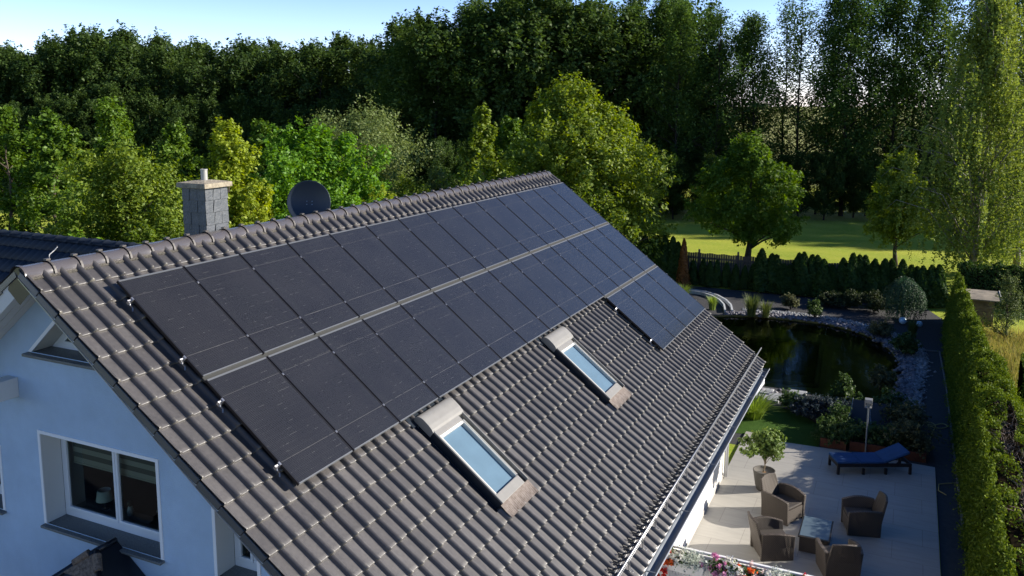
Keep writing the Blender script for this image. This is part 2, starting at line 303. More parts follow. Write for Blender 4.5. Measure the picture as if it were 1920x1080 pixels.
# ------------------------------------------------------------------ the house
house = empty('house', (0,0,0), 0, 'white rendered house with the long brown-grey tiled roof in the foreground', 'house')
def tilemat(name, c1, c2, lich_glint, rough=.38, spec=.8):
    m = bpy.data.materials.new(name); n, l = nodes_of(m); b = n['Principled BSDF']; b.inputs['Roughness'].default_value = rough; b.inputs['Specular IOR Level'].default_value = spec; b.inputs['Coat Weight'].default_value = .35*(spec > .5); b.inputs['Coat Roughness'].default_value = .22
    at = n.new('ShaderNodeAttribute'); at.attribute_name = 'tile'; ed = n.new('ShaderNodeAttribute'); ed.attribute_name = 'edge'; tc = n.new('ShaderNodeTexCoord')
    mx = n.new('ShaderNodeMixRGB'); mx.inputs[1].default_value = (*c1,1); mx.inputs[2].default_value = (*c2,1); l.new(at.outputs['Fac'], mx.inputs[0])
    nz = n.new('ShaderNodeTexNoise'); nz.inputs['Scale'].default_value = 22; nz.inputs['Detail'].default_value = 7; nz.inputs['Roughness'].default_value = .75; l.new(tc.outputs['Object'], nz.inputs['Vector'])
    mr = n.new('ShaderNodeMapRange'); mr.inputs[1].default_value = .3; mr.inputs[2].default_value = .72; mr.inputs[3].default_value = .78; mr.inputs[4].default_value = 1.22; l.new(nz.outputs['Fac'], mr.inputs[0])
    m2 = n.new('ShaderNodeMixRGB'); m2.blend_type = 'MULTIPLY'; m2.inputs[0].default_value = 1; l.new(mx.outputs[0], m2.inputs[1]); l.new(mr.outputs[0], m2.inputs[2])
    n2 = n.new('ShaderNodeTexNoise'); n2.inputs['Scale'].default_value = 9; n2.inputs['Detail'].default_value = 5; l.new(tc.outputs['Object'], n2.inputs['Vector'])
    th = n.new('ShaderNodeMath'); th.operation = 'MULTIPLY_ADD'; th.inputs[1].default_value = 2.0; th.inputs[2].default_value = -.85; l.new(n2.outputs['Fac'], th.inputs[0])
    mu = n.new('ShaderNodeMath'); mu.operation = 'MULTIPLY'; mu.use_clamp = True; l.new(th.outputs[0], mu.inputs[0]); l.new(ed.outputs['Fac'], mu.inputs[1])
    m3 = n.new('ShaderNodeMixRGB'); m3.inputs[2].default_value = (*lich_glint,1); l.new(mu.outputs[0], m3.inputs[0]); l.new(m2.outputs[0], m3.inputs[1]); l.new(m3.outputs[0], b.inputs['Base Color'])
    n4 = n.new('ShaderNodeTexNoise'); n4.inputs['Scale'].default_value = 1.6; n4.inputs['Detail'].default_value = 6; n4.inputs['Roughness'].default_value = .7; mp4 = n.new('ShaderNodeMapping'); mp4.inputs['Scale'].default_value = (.6,2.2,.6); l.new(tc.outputs['Object'], mp4.inputs[0]); l.new(mp4.outputs[0], n4.inputs['Vector'])
    r4 = n.new('ShaderNodeMapRange'); r4.inputs[1].default_value = .3; r4.inputs[2].default_value = .7; r4.inputs[3].default_value = .82; r4.inputs[4].default_value = 1.16; l.new(n4.outputs['Fac'], r4.inputs[0])
    m5 = n.new('ShaderNodeMixRGB'); m5.blend_type = 'MULTIPLY'; m5.inputs[0].default_value = 1; l.new(m3.outputs[0], m5.inputs[1]); l.new(r4.outputs[0], m5.inputs[2]); l.new(m5.outputs[0], b.inputs['Base Color'])
    ra = n.new('ShaderNodeMapRange'); ra.inputs[3].default_value = rough-.08; ra.inputs[4].default_value = rough+.16; l.new(nz.outputs['Fac'], ra.inputs[0]); l.new(ra.outputs[0], b.inputs['Roughness'])
    return m
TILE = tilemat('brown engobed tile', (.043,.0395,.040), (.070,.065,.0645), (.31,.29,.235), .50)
NT = 70; PT = .2287; RP = .3735
HOLES = [(3.50,5.26,w_-.10,w_+.90) for w_ in (2.58,7.15)]
def tiles(name, mirror, parent, m, y0=-.85, nt=NT, srows=21, offs=None):
    offs = offs or [-.052,-.047,-.042,-.034,-.02,0,.018,.034,.047,.06,.085,.11,.14]
    def prof(o):
        if o < 0: return .058*math.sqrt(max(0, 1-(o/.0475)**2))
        return .058*(math.cos(min(1, o/.055)*math.pi)*.5+.5) + (.0035*abs((o-.114)/.055)**2 if o > .06 else 0)
    ys = []; hs = []; tid = []
    for k in range(nt+1):
        for o in offs:
            if k == nt and o > .062: break
            if k == 0 and o < -.02: continue
            ys.append(y0+k*PT+o); hs.append(prof(o)); tid.append(k)
    ys = np.array(ys); hs = np.array(hs); n = len(ys); rng = random.Random(4)
    us = [0, .5, .86, .965, .99, 1.0, 1.0]; add = [0, .011, .0195, .023, .020, .013, -.012]; bs = [1,1,1,1.22,1.15,.9,.9]
    V = []; Fq = []; TV = []; EV = []
    jr = np.random.default_rng(3)
    for r_ in range(srows):
        sb = S1-.004-RP*r_; st = sb-RP-.02
        if st < S0-.02: st = S0-.02
        if sb < S0+.05: break
        base = len(V)
        jo = np.array([jr.normal()*.0025 for _ in range(nt+1)]); js = np.array([jr.normal()*.0035 for _ in range(nt+1)])
        for u, ad, bsc in zip(us, add, bs):
            for i in range(n):
                s = st+(sb-st)*u+(js[tid[i]] if u > .8 else 0)+ (.012*(hs[i]/.044) if u > .95 else 0)
                x, y, z = rp(s, ys[i], TN+ad+hs[i]*bsc+(jo[tid[i]] if u > .4 else 0)-.004*(u == 0))
                V.append((2*RX-x if mirror else x, y, z))
        rv = [rng.random() for _ in range(nt+1)]
        for j in range(len(us)-1):
            s_mid = st+(sb-st)*(us[j]+us[j+1])/2
            for i in range(n-1):
                if any(h0 < s_mid < h1 and k0 < ys[i] < k1 for h0,h1,k0,k1 in HOLES) and not mirror: continue
                a = base+j*n+i; f = (a, a+1, a+n+1, a+n) if mirror else (a, a+n, a+n+1, a+1)
                Fq.append(f); TV.append(rv[tid[i]]); EV.append([0,0,.2,.5,.8,.6][j]*(1.25 if hs[i]+hs[i+1] > .055 else .35))  # roll ends weighted up: lichen tone also stands for their sun glints
    o = npmesh(name, np.array(V), np.array(Fq), m, parent, smooth=True)
    at = o.data.attributes.new('tile', 'FLOAT', 'FACE'); at.data.foreach_set('value', TV)
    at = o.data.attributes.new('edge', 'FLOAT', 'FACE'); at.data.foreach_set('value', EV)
    # split shading at the front step of each course
    sh = np.ones(len(Fq), bool); 
    for j0 in range(0, len(Fq)): 
        pass
    return o
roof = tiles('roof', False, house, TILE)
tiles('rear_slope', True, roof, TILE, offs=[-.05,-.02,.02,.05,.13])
# ridge caps with clips
rc = MB(); CLIPS = []; vent = MB()
y = VY0-.01; i = 0; zc = 7.445
while y < VY1-.05:
    y2 = min(y+.372, VY1+.02); N_ = 12
    def ring(yy, r): return [(RX+r*math.cos(math.pi*(1.08-1.16*j/N_)), yy, zc+r*.95*math.sin(math.pi*(1.08-1.16*j/N_))) for j in range(N_+1)]
    a = ring(y, .150); a2 = ring(y+.035, .155); a3 = ring(y+.05, .142); b = ring(y2, .140); k = N_+1
    vs = a+a2+a3+b; rc.add(vs, [(q*k+j, q*k+j+1, (q+1)*k+j+1, (q+1)*k+j) for q in range(3) for j in range(N_)])
    c0, c1 = ring(y+.002, .158), ring(y+.030, .160)
    if i:
        cl = MB(); cl.add(c0+c1, [(j, j+1, k+j+1, k+j) for j in range(3, N_)]); cl.box(RX-.028, RX+.028, y-.01, y+.05, zc+.150, zc+.170); CLIPS.append(cl)
    y += .3675; i += 1
rc.add([(RX+.12*math.cos(math.pi*t/12), VY0+.01, zc+.12*math.sin(math.pi*t/12)) for t in range(13)], [tuple(range(12,-1,-1))])
for q_ in (1,):
    rc.add([(RX-.20, VY0-.008, zc-.16), (RX+.20, VY0-.008, zc-.16), (RX+.125, VY0-.008, zc+.0), (RX, VY0-.008, zc+.115), (RX-.125, VY0-.008, zc+.0), (RX, VY0-.008, zc-.33)], [(0,5,1,2,3,4)])
RIDGE = mat('glossy ridge tile', (.075,.068,.070), .27, spec=.7)
rt = rc.build('ridge_tiles', RIDGE, roof, smooth=True)
for cl in CLIPS: cl.build('ridge_clip', mat('ridge clip', (.075,.068,.066), .5), roof)
rbox(vent, -.52, -.405, VY0+.04, VY1-.04, TN-.01, TN+.022); vent.build('ridge_vent', mat('crumbling ridge mortar', (.05,.047,.042), .95, col2=(.12,.11,.09), scale=40, bump=1, bscale=60), roof)
# roof deck, soffit, barge boards on both slopes
WHITE = mat('white painted board', (.62,.62,.60), .6, var=.04, scale=3)
def mir(mb_):
    k = MB(); k.v = [(2*RX-x, y, z) for x, y, z in mb_.v]; k.f = [tuple(reversed(f)) for f in mb_.f]; k.m = list(mb_.m); return k
dk = MB(); rbox(dk, S0+.03, S1-.05, VY0+.03, VY1-.03, TN-.050, TN-.025); dl = MB(); rbox(dl, S0+.0, S1-.05, VY0+.03, VY1-.03, TN-.15, TN-.025)
for y0_ in (VY0+.03,):
    for j in range(3): rbox(dl, S0+.06, S1-.06, y0_+.005+j*.14, y0_+.135+j*.14, TN-.175, TN-.149)
dk.build('soffit', WHITE, roof); mir(dl).build('rear_soffit', WHITE, roof)
bb = MB(); rbox(bb, S0+.14, S1-.02, VY0-.004, VY0+.028, TN-.062, TN-.02); bl = MB(); rbox(bl, S0+.0, S1-.02, VY0-.004, VY0+.028, TN-.21, TN-.02); b2 = MB(); rbox(b2, S0, S1, VY1-.03, VY1-.004, TN-.235, TN-.02); b2.build('barge_board', WHITE, roof); mir(b2).build('barge_board', WHITE, roof)
bb.build('barge_board', WHITE, roof); mir(bl).build('barge_board', WHITE, roof)
vf = MB(); rbox(vf, S0+.02, S1, VY0-.018, VY0-.004, TN-.072, TN-.060); vf.build('verge_strip', mat('zinc strip', (.5,.52,.55), .35, metal=.8), roof)
vt = MB()   # hanging flank of each verge tile
for r_ in range(21):
    sb = S1-.004-RP*r_; st = max(sb-RP, S0)
    if sb-st < .05: break
    vt.hexa([rp(st,VY0-.022,TN-.052), rp(sb,VY0-.026,TN-.034), rp(sb,VY0+.02,TN-.034), rp(st,VY0+.02,TN-.052), rp(st,VY0-.008,TN+.026), rp(sb,VY0-.010,TN+.046), rp(sb,VY0+.02,TN+.046), rp(st,VY0+.02,TN+.026)])
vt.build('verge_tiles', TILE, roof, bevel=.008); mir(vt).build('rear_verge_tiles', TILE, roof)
# purlin ends under the overhang
pu = MB(); pu.box(-1.62,-1.42,VY0+.08,WY,5.72,5.98); pu.box(-1.66,-1.38,VY0+.05,VY0+.09,5.70,5.79); pu.box(-1.66,-1.38,VY0+.05,VY0+.09,5.80,5.99); pu.build('purlin', WHITE, roof, bevel=.008)
# walls
REN = mat('blue-shade render', (.42,.55,.70), .9, var=.07, scale=1.3, bump=.35, bscale=90)  # blue of the gable's shade mixed into the white render colour
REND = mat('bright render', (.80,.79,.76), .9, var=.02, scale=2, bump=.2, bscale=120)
def under(x):   # underside height of the roof above x
    xx = x if x > RX else 2*RX-x; o_ = (TN-.046) if x > RX else (TN-.16)
    s = (xx-o_*SN)/CS; return GZ-s*SN+o_*CS
W1 = (-1.07,.97,4.05,5.28); W2 = (1.87,2.47,4.05,4.93); W3 = (-3.25,-1.94,4.05,4.93); TRI = (-1.10,.0,.04,6.36)
wl = MB(); XL = -6.16
def strip(x0, x1, cuts):
    """wall strip x0..x1 at y=WY; cuts = [(bottom0,bottom1,top0,top1)] openings"""
    lo0 = lo1 = -.2; segs = []
    for c in cuts: segs.append((lo0, lo1, c[0], c[1])); lo0, lo1 = c[2], c[3]
    segs.append((lo0, lo1, under(x0), under(x1)))
    for a0, a1, b0, b1 in segs: wl.add([(x0,WY,a0),(x1,WY,a1),(x1,WY,b1),(x0,WY,b0)], [(0,1,2,3)])
TX0, TXA, TX1, TZ = -1.10, -.50, .10, 6.36; TA = TZ+.52
def tri(x): return TZ+(TA-TZ)*(x-TX0)/(TXA-TX0) if x < TXA else TZ+(TA-TZ)*(TX1-x)/(TX1-TXA)
xs = sorted([XL, W3[0], W3[1], TX0, W1[0], TXA, RX, TX1, W1[1], W2[0], W2[1], WX])
for x0, x1 in zip(xs, xs[1:]):
    c = []; xm = (x0+x1)/2
    for W_ in (W1, W2, W3):
        if W_[0] <= xm <= W_[1]: c.append((W_[2], W_[2], W_[3], W_[3]))
    if TX0 <= xm <= TX1: c.append((TZ, TZ, tri(x0), tri(x1)))
    strip(x0, x1, c)
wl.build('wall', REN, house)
w2 = MB(); zt = under(WX); w2.box(WX-.3, WX, WY+.01, WYF, -.2, zt-.0); w2.box(XL, XL+.3, WY+.01, WYF, -.2, under(XL))
xs = [XL, RX, WX]
w2.add([(XL,WYF,-.2),(WX,WYF,-.2),(WX,WYF,under(WX)),(RX,WYF,under(RX)),(XL,WYF,under(XL))], [(4,3,2,1,0)])
w2.build('long_wall', REND, house)
plinth = MB(); plinth.box(WX+.001, WX+.02, 3, WYF+.02, .05, .16); plinth.build('plinth', mat('plinth grey', (.45,.44,.42), .9), house)
inn = MB(); inn.box(XL+.3, WX-.3, WY+.3, WYF-.1, 3.2, 3.4); inn.box(-4.2, 3.0, 2.3, 2.36, 3.4, 4.35); inn.build('interior', mat('dim room', (.10,.10,.10), .9), house)
# windows
UPVC = mat('white plastic frame', (.72,.75,.78), .3, spec=.5)
TRIM = mat('white trim', (.82,.83,.84), .7)
REV = mat('reveal paint', (.62,.63,.61), .8)
GRAN = mat('speckled granite', (.06,.065,.065), .5, col2=(.22,.23,.22), scale=110)
gm_ = bpy.data.materials.new('window glass'); n, l = nodes_of(gm_); n.remove(n['Principled BSDF'])
tr = n.new('ShaderNodeBsdfTransparent'); tr.inputs[0].default_value = (.62,.74,.72,1); gl = n.new('ShaderNodeBsdfGlossy'); gl.inputs['Roughness'].default_value = .01; fr = n.new('ShaderNodeFresnel'); fr.inputs[0].default_value = 1.5; mx = n.new('ShaderNodeMixShader')
l.new(fr.outputs[0], mx.inputs[0]); l.new(tr.outputs[0], mx.inputs[1]); l.new(gl.outputs[0], mx.inputs[2]); l.new(mx.outputs[0], n['Material Output'].inputs[0]); GLASS = gm_
gm2 = gm_.copy(); gm2.name = 'clear roof glass'; [setattr(x.inputs[0], 'default_value', (.93,.95,.96,1)) for x in gm2.node_tree.nodes if x.type == 'BSDF_TRANSPARENT']
D_ = .27
def window(W_, n_sash, blind=None):
    x0, x1, z0, z1 = W_; yb = WY+D_
    f = MB(); fw = .07
    f.box(x0+.002, x1-.002, yb, yb+.06, z0+.002, z0+.10); f.box(x0+.002, x1-.002, yb, yb+.06, z1-fw, z1-.002)
    f.box(x0+.002, x0+fw, yb, yb+.06, z0+.10, z1-fw); f.box(x1-fw, x1-.002, yb, yb+.06, z0+.10, z1-fw)
    wd = (x1-x0-2*fw)/n_sash
    fo = f.build('window', UPVC, house, bevel=.006)
    for k in range(n_sash):
        a, b = x0+fw+k*wd, x0+fw+(k+1)*wd; s = MB(); sw = .045
        s.box(a+.004, b-.004, yb-.018, yb+.03, z0+.102, z0+.10+sw); s.box(a+.004, b-.004, yb-.018, yb+.03, z1-fw-sw, z1-fw-.002)
        s.box(a+.004, a+sw, yb-.018, yb+.03, z0+.10+sw, z1-fw-sw); s.box(b-sw, b-.004, yb-.018, yb+.03, z0+.10+sw, z1-fw-sw)
        s.build('sash', UPVC, fo, bevel=.008)
        g = MB(); g.add([(a+sw,yb+.012,z0+.1+sw),(b-sw,yb+.012,z0+.1+sw),(b-sw,yb+.012,z1-fw-sw),(a+sw,yb+.012,z1-fw-sw)], [(0,1,2,3)]); g.build('pane', GLASS, fo)
    r = MB(); t = .045
    r.box(x0-t, x0+.0, WY-.012, WY+.002, z0-.0, z1+t); r.box(x1, x1+t, WY-.012, WY+.002, z0, z1+t); r.box(x0, x1, WY-.012, WY+.002, z1, z1+t); r.build('trim', TRIM, fo)
    r = MB(); r.add([(x0,WY,z0),(x0,yb,z0),(x0,yb,z1),(x0,WY,z1)], [(0,1,2,3)]); r.add([(x1,WY,z0),(x1,yb,z0),(x1,yb,z1),(x1,WY,z1)], [(3,2,1,0)]); r.add([(x0,WY,z1),(x1,WY,z1),(x1,yb,z1),(x0,yb,z1)], [(0,1,2,3)])
    r.add([(x0,yb+.06,z0),(x0,yb+.3,z0),(x0,yb+.3,z1),(x0,yb+.06,z1)], [(0,1,2,3)]); r.add([(x1,yb+.06,z0),(x1,yb+.3,z0),(x1,yb+.3,z1),(x1,yb+.06,z1)], [(3,2,1,0)])
    r.build('reveal', REV, fo)
    s = MB(); s.hexa([(x0-.05,WY-.07,z0-.045),(x1+.05,WY-.07,z0-.045),(x1+.05,yb+.002,z0-.03),(x0-.05,yb+.002,z0-.03),(x0-.05,WY-.07,z0-.012),(x1+.05,WY-.07,z0-.012),(x1+.05,yb+.002,z0+.004),(x0-.05,yb+.002,z0+.004)])
    s.build('sill', GRAN, fo, bevel=.006)
    s = MB(); s.box(x0-.1, x1+.1, yb+.062, yb+.36, z0+.02, z0+.06); s.build('inner_sill', mat('inner sill', (.15,.15,.14), .5), fo)
    if blind:
        b = MB(); y_ = yb+.10; n_ = 7; zb, ztp = blind, z1-.02
        for k in range(n_): b.add([(x0+.10,y_,zb+(ztp-zb)*k/n_),(x1-.02,y_,zb+(ztp-zb)*k/n_),(x1-.02,y_,zb+(ztp-zb)*(k+1)/n_),(x0+.10,y_,zb+(ztp-zb)*(k+1)/n_)], [(0,1,2,3)], k%2)
        b.box(x0+.10, x1-.02, y_-.008, y_+.012, zb-.02, zb, 0)
        b.build('blind', [mat('blind opaque band', (.42,.38,.30), .9), mat('blind sheer band', (.13,.125,.10), .9)], fo)
    return fo
window(W1, 2, blind=4.78)
window(W2, 2); window(W3, 2)
# gable triangle window
yb = WY+D_
def trishape(mb_, inset, y0_, y1_, inset2):
    def T(i): h = TA-TZ; hw = (TX1-TX0)/2; k = (h-i*1.0-i*math.hypot(h,hw)/hw)/h; return [(TXA-hw*k, TZ+i), (TXA+hw*k, TZ+i), (TXA, TZ+i+h*k)]
    A, B = T(inset), T(inset2)
    for i in range(3):
        a, b = A[i], A[(i+1)%3]; c, d = B[(i+1)%3], B[i]
        mb_.hexa([(a[0],y0_,a[1]),(b[0],y0_,b[1]),(b[0],y1_,b[1]),(a[0],y1_,a[1]),(d[0],y0_,d[1]),(c[0],y0_,c[1]),(c[0],y1_,c[1]),(d[0],y1_,d[1])])
    return B
f = MB(); trishape(f, .002, yb, yb+.06, .07); fo = f.build('window', UPVC, house, bevel=.005); fo['label'] = 'small triangular window under the gable peak'
f = MB(); B = trishape(f, .073, yb-.018, yb+.03, .105); f.build('sash', UPVC, fo, bevel=.005)
g = MB(); g.add([(x,yb+.012,z) for x,z in B], [(0,1,2)]); g.build('pane', GLASS, fo)
r = MB(); P3 = [(TX0,TZ),(TXA,TA),(TX1,TZ)]
for a, b in ((P3[0],P3[1]),(P3[1],P3[2])): r.add([(a[0],WY,a[1]),(a[0],yb,a[1]),(b[0],yb,b[1]),(b[0],WY,b[1])], [(0,1,2,3)])
r.build('reveal', REV, fo)
r = MB(); t = .05
r.add([(TX0-t*1.3,WY-.012,TZ),(TX0,WY-.012,TZ),(TXA,WY-.012,TA),(TXA,WY-.012,TA+t*1.3),(TX1,WY-.012,TZ),(TX1+t*1.3,WY-.012,TZ)], [(0,1,2,3),(3,2,4,5)]); r.build('trim', TRIM, fo)
s = MB(); s.hexa([(TX0-.08,WY-.09,TZ-.05),(TX1+.08,WY-.09,TZ-.05),(TX1+.08,yb,TZ-.03),(TX0-.08,yb,TZ-.03),(TX0-.08,WY-.09,TZ-.014),(TX1+.08,WY-.09,TZ-.014),(TX1+.08,yb,TZ+.003),(TX0-.08,yb,TZ+.003)]); s.build('sill', GRAN, fo, bevel=.005)
# gutter and downpipe
ZN = mat('grey zinc', (.13,.15,.18), .5, metal=.4, var=.12, scale=5)
gx, gz = rp(S1, 0, TN)[0]+.085, rp(S1, 0, TN)[2]-.075
g = MB(); K = 10; prof = [(-.09*math.cos(math.pi*j/K), -.09*math.sin(math.pi*j/K)) for j in range(K+1)]; pin = [(x*.94, z*.94+.001) for x, z in prof]
pr = [(prof[0][0], .03)]+prof+[(.098,.008),(.088,.016),(.08,.004)]+pin[::-1]
k = len(pr); ya, yz = VY0+.02, 15.02
g.add([(gx+a, ya, gz+b) for a, b in pr]+[(gx+a, yz, gz+b) for a, b in pr], [(j, j+1, k+j+1, k+j) for j in range(k-1)])
g.add([(gx+a, yz, gz+b) for a, b in prof], [tuple(range(len(prof)))]); g.add([(gx+a, ya, gz+b) for a, b in prof], [tuple(range(len(prof)))])
go = g.build('gutter', ZN, house)
g = MB(); g.tube([(gx+.09,ya,gz+.008),(gx+.09,yz,gz+.008)], .011, 8); g.build('gutter_bead', mat('lit-rim gutter bead', (.55,.57,.6), .35, metal=.6), go)  # pale bead: the lit rim of the zinc gutter put into colour
yy = 0.0
while yy < 15: g = MB(); g.box(gx-.1, gx+.09, yy-.015, yy+.015, gz+.004, gz+.012); yy += 2.1; g.build('gutter_bracket', ZN, go)
g = MB(); g.tube([(gx,14.6,gz-.07),(gx,14.6,gz-.25),(gx-.15,14.35,gz-.5),(WX+.12,13.66,gz-.62),(WX+.08,13.60,gz-.8),(WX+.08,13.60,.1)], .05, 12); g.build('downpipe', mat('pale downpipe', (.62,.63,.66), .4, metal=.3), house, smooth=True)
es = MB(); rbox(es, S1-.12, S1+.03, VY0+.02, VY1-.02, TN-.045, TN-.02); es.build('eaves_strip', mat('eaves strip', (.55,.55,.55), .5), house)
# chimney
SL = mat('slate cladding', (.050,.060,.075), .5, col2=(.085,.095,.11), scale=9, bump=.3, bscale=30)
c = MB(); cx0, cx1, cy0, cy1, cz1 = -1.25, -.78, 2.30, 2.77, 8.205; c.box(cx0+.012, cx1-.012, cy0+.012, cy1-.012, 6.6, cz1-.01)
rows = 8; hh = (cz1-6.7)/rows
for r_ in range(rows):
    z0_ = 6.7+r_*hh; wv = .02*math.sin(r_*1.7)
    for face in range(4):
        for kx in range(3):
            u0 = kx/3+(wv if kx else 0); u1 = (kx+1)/3+(wv if kx < 2 else 0); g_ = .006; pr_ = .004+.004*((r_+kx)%2); sk = .035 if face in (1,3) else 0
            a0, a1 = u0*.47+g_*.5, u1*.47-g_*.5
            sh = lambda a, top: a+(sk*(1 if top else 0) if 0.02 < a < .45 else 0)*((kx%2)*.6+.4)
            pts = []
            for dz, dd in ((.003, pr_+.008), (hh-.002, pr_)):
                for a in (sh(a0, dz > .01), sh(a1, dz > .01)):
                    if face == 0: pts.append((cx0+a, cy0-dd+.01, z0_+dz))
                    if face == 1: pts.append((cx1+dd-.01, cy0+a, z0_+dz))
                    if face == 2: pts.append((cx1-a, cy1+dd-.01, z0_+dz))
                    if face == 3: pts.append((cx0-dd+.01, cy1-a, z0_+dz))
            c.add(pts, [(0,1,3,2)])
ch = c.build('chimney', SL, house)
c = MB(); e_ = .055; c.box(cx0-e_, cx1+e_, cy0-e_, cy1+e_, cz1, cz1+.075); c.hexa([(cx0-e_,cy0-e_,cz1+.075),(cx1+e_,cy0-e_,cz1+.075),(cx1+e_,cy1+e_,cz1+.075),(cx0-e_,cy1+e_,cz1+.075),(cx0+.12,cy0+.12,cz1+.105),(cx1-.12,cy0+.12,cz1+.105),(cx1-.12,cy1-.12,cz1+.105),(cx0+.12,cy1-.12,cz1+.105)])
c.build('chimney_cap', mat('weathered cap stone', (.20,.17,.13), .9, col2=(.36,.32,.24), scale=14, bump=.6, bscale=30), ch, bevel=.01)
c = MB(); c.lathe([(.05,0),(.05,.16),(.055,.16),(.055,.175),(.042,.175),(.042,.02)], ((cx0+cx1)/2, (cy0+cy1)/2, cz1+.10), 16); c.build('flue', mat('flue pipe', (.36,.36,.35), .5, metal=.3), ch, smooth=False)
# roof windows
SAL = mat('beige window cladding', (.215,.21,.20), .45, var=.05); DKF = mat('dark flashing', (.012,.02,.032), .4, metal=.2)
BLU = mat('closed blind behind roof glass', (.12,.20,.28), .9, var=.08, scale=2)
for (wy, wlabel) in ((2.58, 'nearer roof window, beside the first row of bare tiles'), (7.15, 'farther roof window, midway along the roof')):
    wd = .86; a = MB()
    n1 = -.035
    rbox(a, 3.60, 5.20, wy+.0, wy+.035, n1-.03, n1); rbox(a, 3.60, 5.20, wy+wd-.022, wy+wd, n1-.05, n1)   # side covers
    rbox(a, 5.05, 5.20, wy+.036, wy+wd-.12, TN-.01, n1-.012); rbox(a, 3.62, 3.92, wy+.036, wy+wd-.14, TN-.01, n1-.008)
    fo = a.build('roof_window', SAL, house, bevel=.008); fo['label'] = wlabel
    a = MB()   # inner sash, stepped down
    rbox(a, 3.925, 5.045, wy+.037, wy+.055, TN, n1-.006); rbox(a, 3.925, 5.045, wy+wd-.16, wy+wd-.15, TN, n1-.01); rbox(a, 3.925, 5.045, wy+wd-.115, wy+wd-.105, TN, n1-.014); rbox(a, 3.925, 3.97, wy+.056, wy+wd-.165, TN, n1-.016)
    a.build('sash', mat('pale sash', (.55,.55,.53), .35), fo)
    a = MB(); a.add([rp(3.97,wy+.05,n1-.035), rp(5.05,wy+.05,n1-.035), rp(5.05,wy+wd-.16,n1-.035), rp(3.97,wy+wd-.16,n1-.035)], [(0,1,2,3)]); a.build('pane', gm2, fo)
    a = MB(); a.add([rp(3.97,wy+.05,n1-.075), rp(5.05,wy+.05,n1-.075), rp(5.05,wy+wd-.16,n1-.075), rp(3.97,wy+wd-.16,n1-.075)], [(0,1,2,3)]); a.build('blind', BLU, fo)
    a = MB(); rbox(a, 3.97, 5.2, wy+wd-.148, wy+wd-.117, TN-.02, n1-.06); rbox(a, 3.97, 5.17, wy+wd-.103, wy+wd-.024, TN-.02, n1-.07); rbox(a, 3.62, 5.195, wy+.002, wy+.03, TN-.01, n1-.032); rbox(a, 3.45, 5.26, wy-.14, wy-.001, TN-.04, TN-.012); rbox(a, 3.45, 5.22, wy+wd+.001, wy+wd+.06, TN-.04, TN-.012); rbox(a, 3.42, 3.6, wy-.14, wy+wd+.06, TN-.04, TN+.03); a.build('flashing', DKF, fo)
    a = MB(); K = 8   # rounded awning box at the top
    sec = [(3.50, TN+.03)]+[(3.50+.13*(1-math.cos(math.pi/2*j/K)), n1-.055+.078*math.sin(math.pi/2*j/K)) for j in range(K+1)]+[(3.73, n1+.020),(3.80, n1+.008),(3.84, n1-.01),(3.84,TN+.03)]
    k = len(sec); y0_, y1_ = wy-.02, wy+wd+.02
    a.add([rp(s, y0_, n_) for s, n_ in sec]+[rp(s, y1_, n_) for s, n_ in sec], [(j, k+j, k+(j+1)%k, (j+1)%k)[::-1] for j in range(k)]+[tuple(range(k-1,-1,-1)), tuple(range(k,2*k))])
    a.build('awning_box', SAL, fo, bevel=.004)
    a = MB(); rng = random.Random(5); ny = 22; y0_, y1_ = wy-.02, wy+wd+.02; V_ = []
    for j in range(5):
        for i_ in range(ny*4+1):
            yy = y0_+(y1_-y0_)*i_/(ny*4); h = .006*math.sin(2*math.pi*i_/4) + .006*math.sin(i_*.23) + ((.012*(.5+.5*math.cos(2*math.pi*(yy+.85)/PT))) if j > 2 else 0)
            V_.append(rp(5.20+.055*j, yy, TN+.098-.005*j+h*(j/4)))
    k = ny*4+1; a.add(V_, [(j*k+i_, (j+1)*k+i_, (j+1)*k+i_+1, j*k+i_+1) for j in range(4) for i_ in range(k-1)]); a.build('apron', mat('pleated lead apron', (.10,.075,.062), .7, col2=(.18,.15,.135), scale=18), fo)
# snow guard
SG = mat('galvanised steel', (.40,.41,.43), .4, metal=.85)
g = MB(); g.tube([rp(6.98, VY0+.3, .03), rp(6.98, 15.45, .03)], .016, 8); g.tube([rp(7.02, VY0+.5, -.035), rp(7.02, 14.9, -.035)], .005, 5); g.tube([rp(6.95, VY0+.5, -.075), rp(6.95, 14.9, -.075)], .005, 5)
sg = g.build('snow_guard', SG, house, smooth=True)
yy = VY0+.45; i = 0
while yy < 15.0:
    g = MB()
    g.tube([rp(6.98,yy,.03), rp(7.10,yy+.01,-.10), rp(7.16,yy+.03,-.118), rp(7.17,yy+.09,-.118), rp(7.10,yy+.11,-.118), rp(7.0,yy+.02,.02)], .006, 5)
    rbox(g, 6.78, 7.12, yy-.018, yy+.018, TN+.018, TN+.026)
    yy += .686; g.build('guard_bracket', SG, sg, smooth=False)
g = MB(); yy = VY0+.5
while yy < 14.95:   # wire loops between rail and tiles, blackened to carry their scalloped shadows
    g.tube([rp(6.985,yy,.02), rp(6.95,yy+.04,-.06), rp(6.90,yy+.06,-.11), rp(6.84,yy+.10,-.115), rp(6.90,yy+.15,-.11), rp(6.95,yy+.19,-.06), rp(6.985,yy+.2287,.02)], .011, 5)
    yy += PT
g.build('guard_wire_mesh', mat('shadow-black wire', (.03,.03,.034), .6), sg)
# single loose cable hook near the first ridge tile
g = MB(); g.tube([(RX+.02,-.48,7.58),(RX+.02,-.47,7.66),(RX+.05,-.42,7.71),(RX+.08,-.40,7.75)], .006, 6); g.build('cable_hook', mat('pale cable', (.6,.6,.6), .5), house)

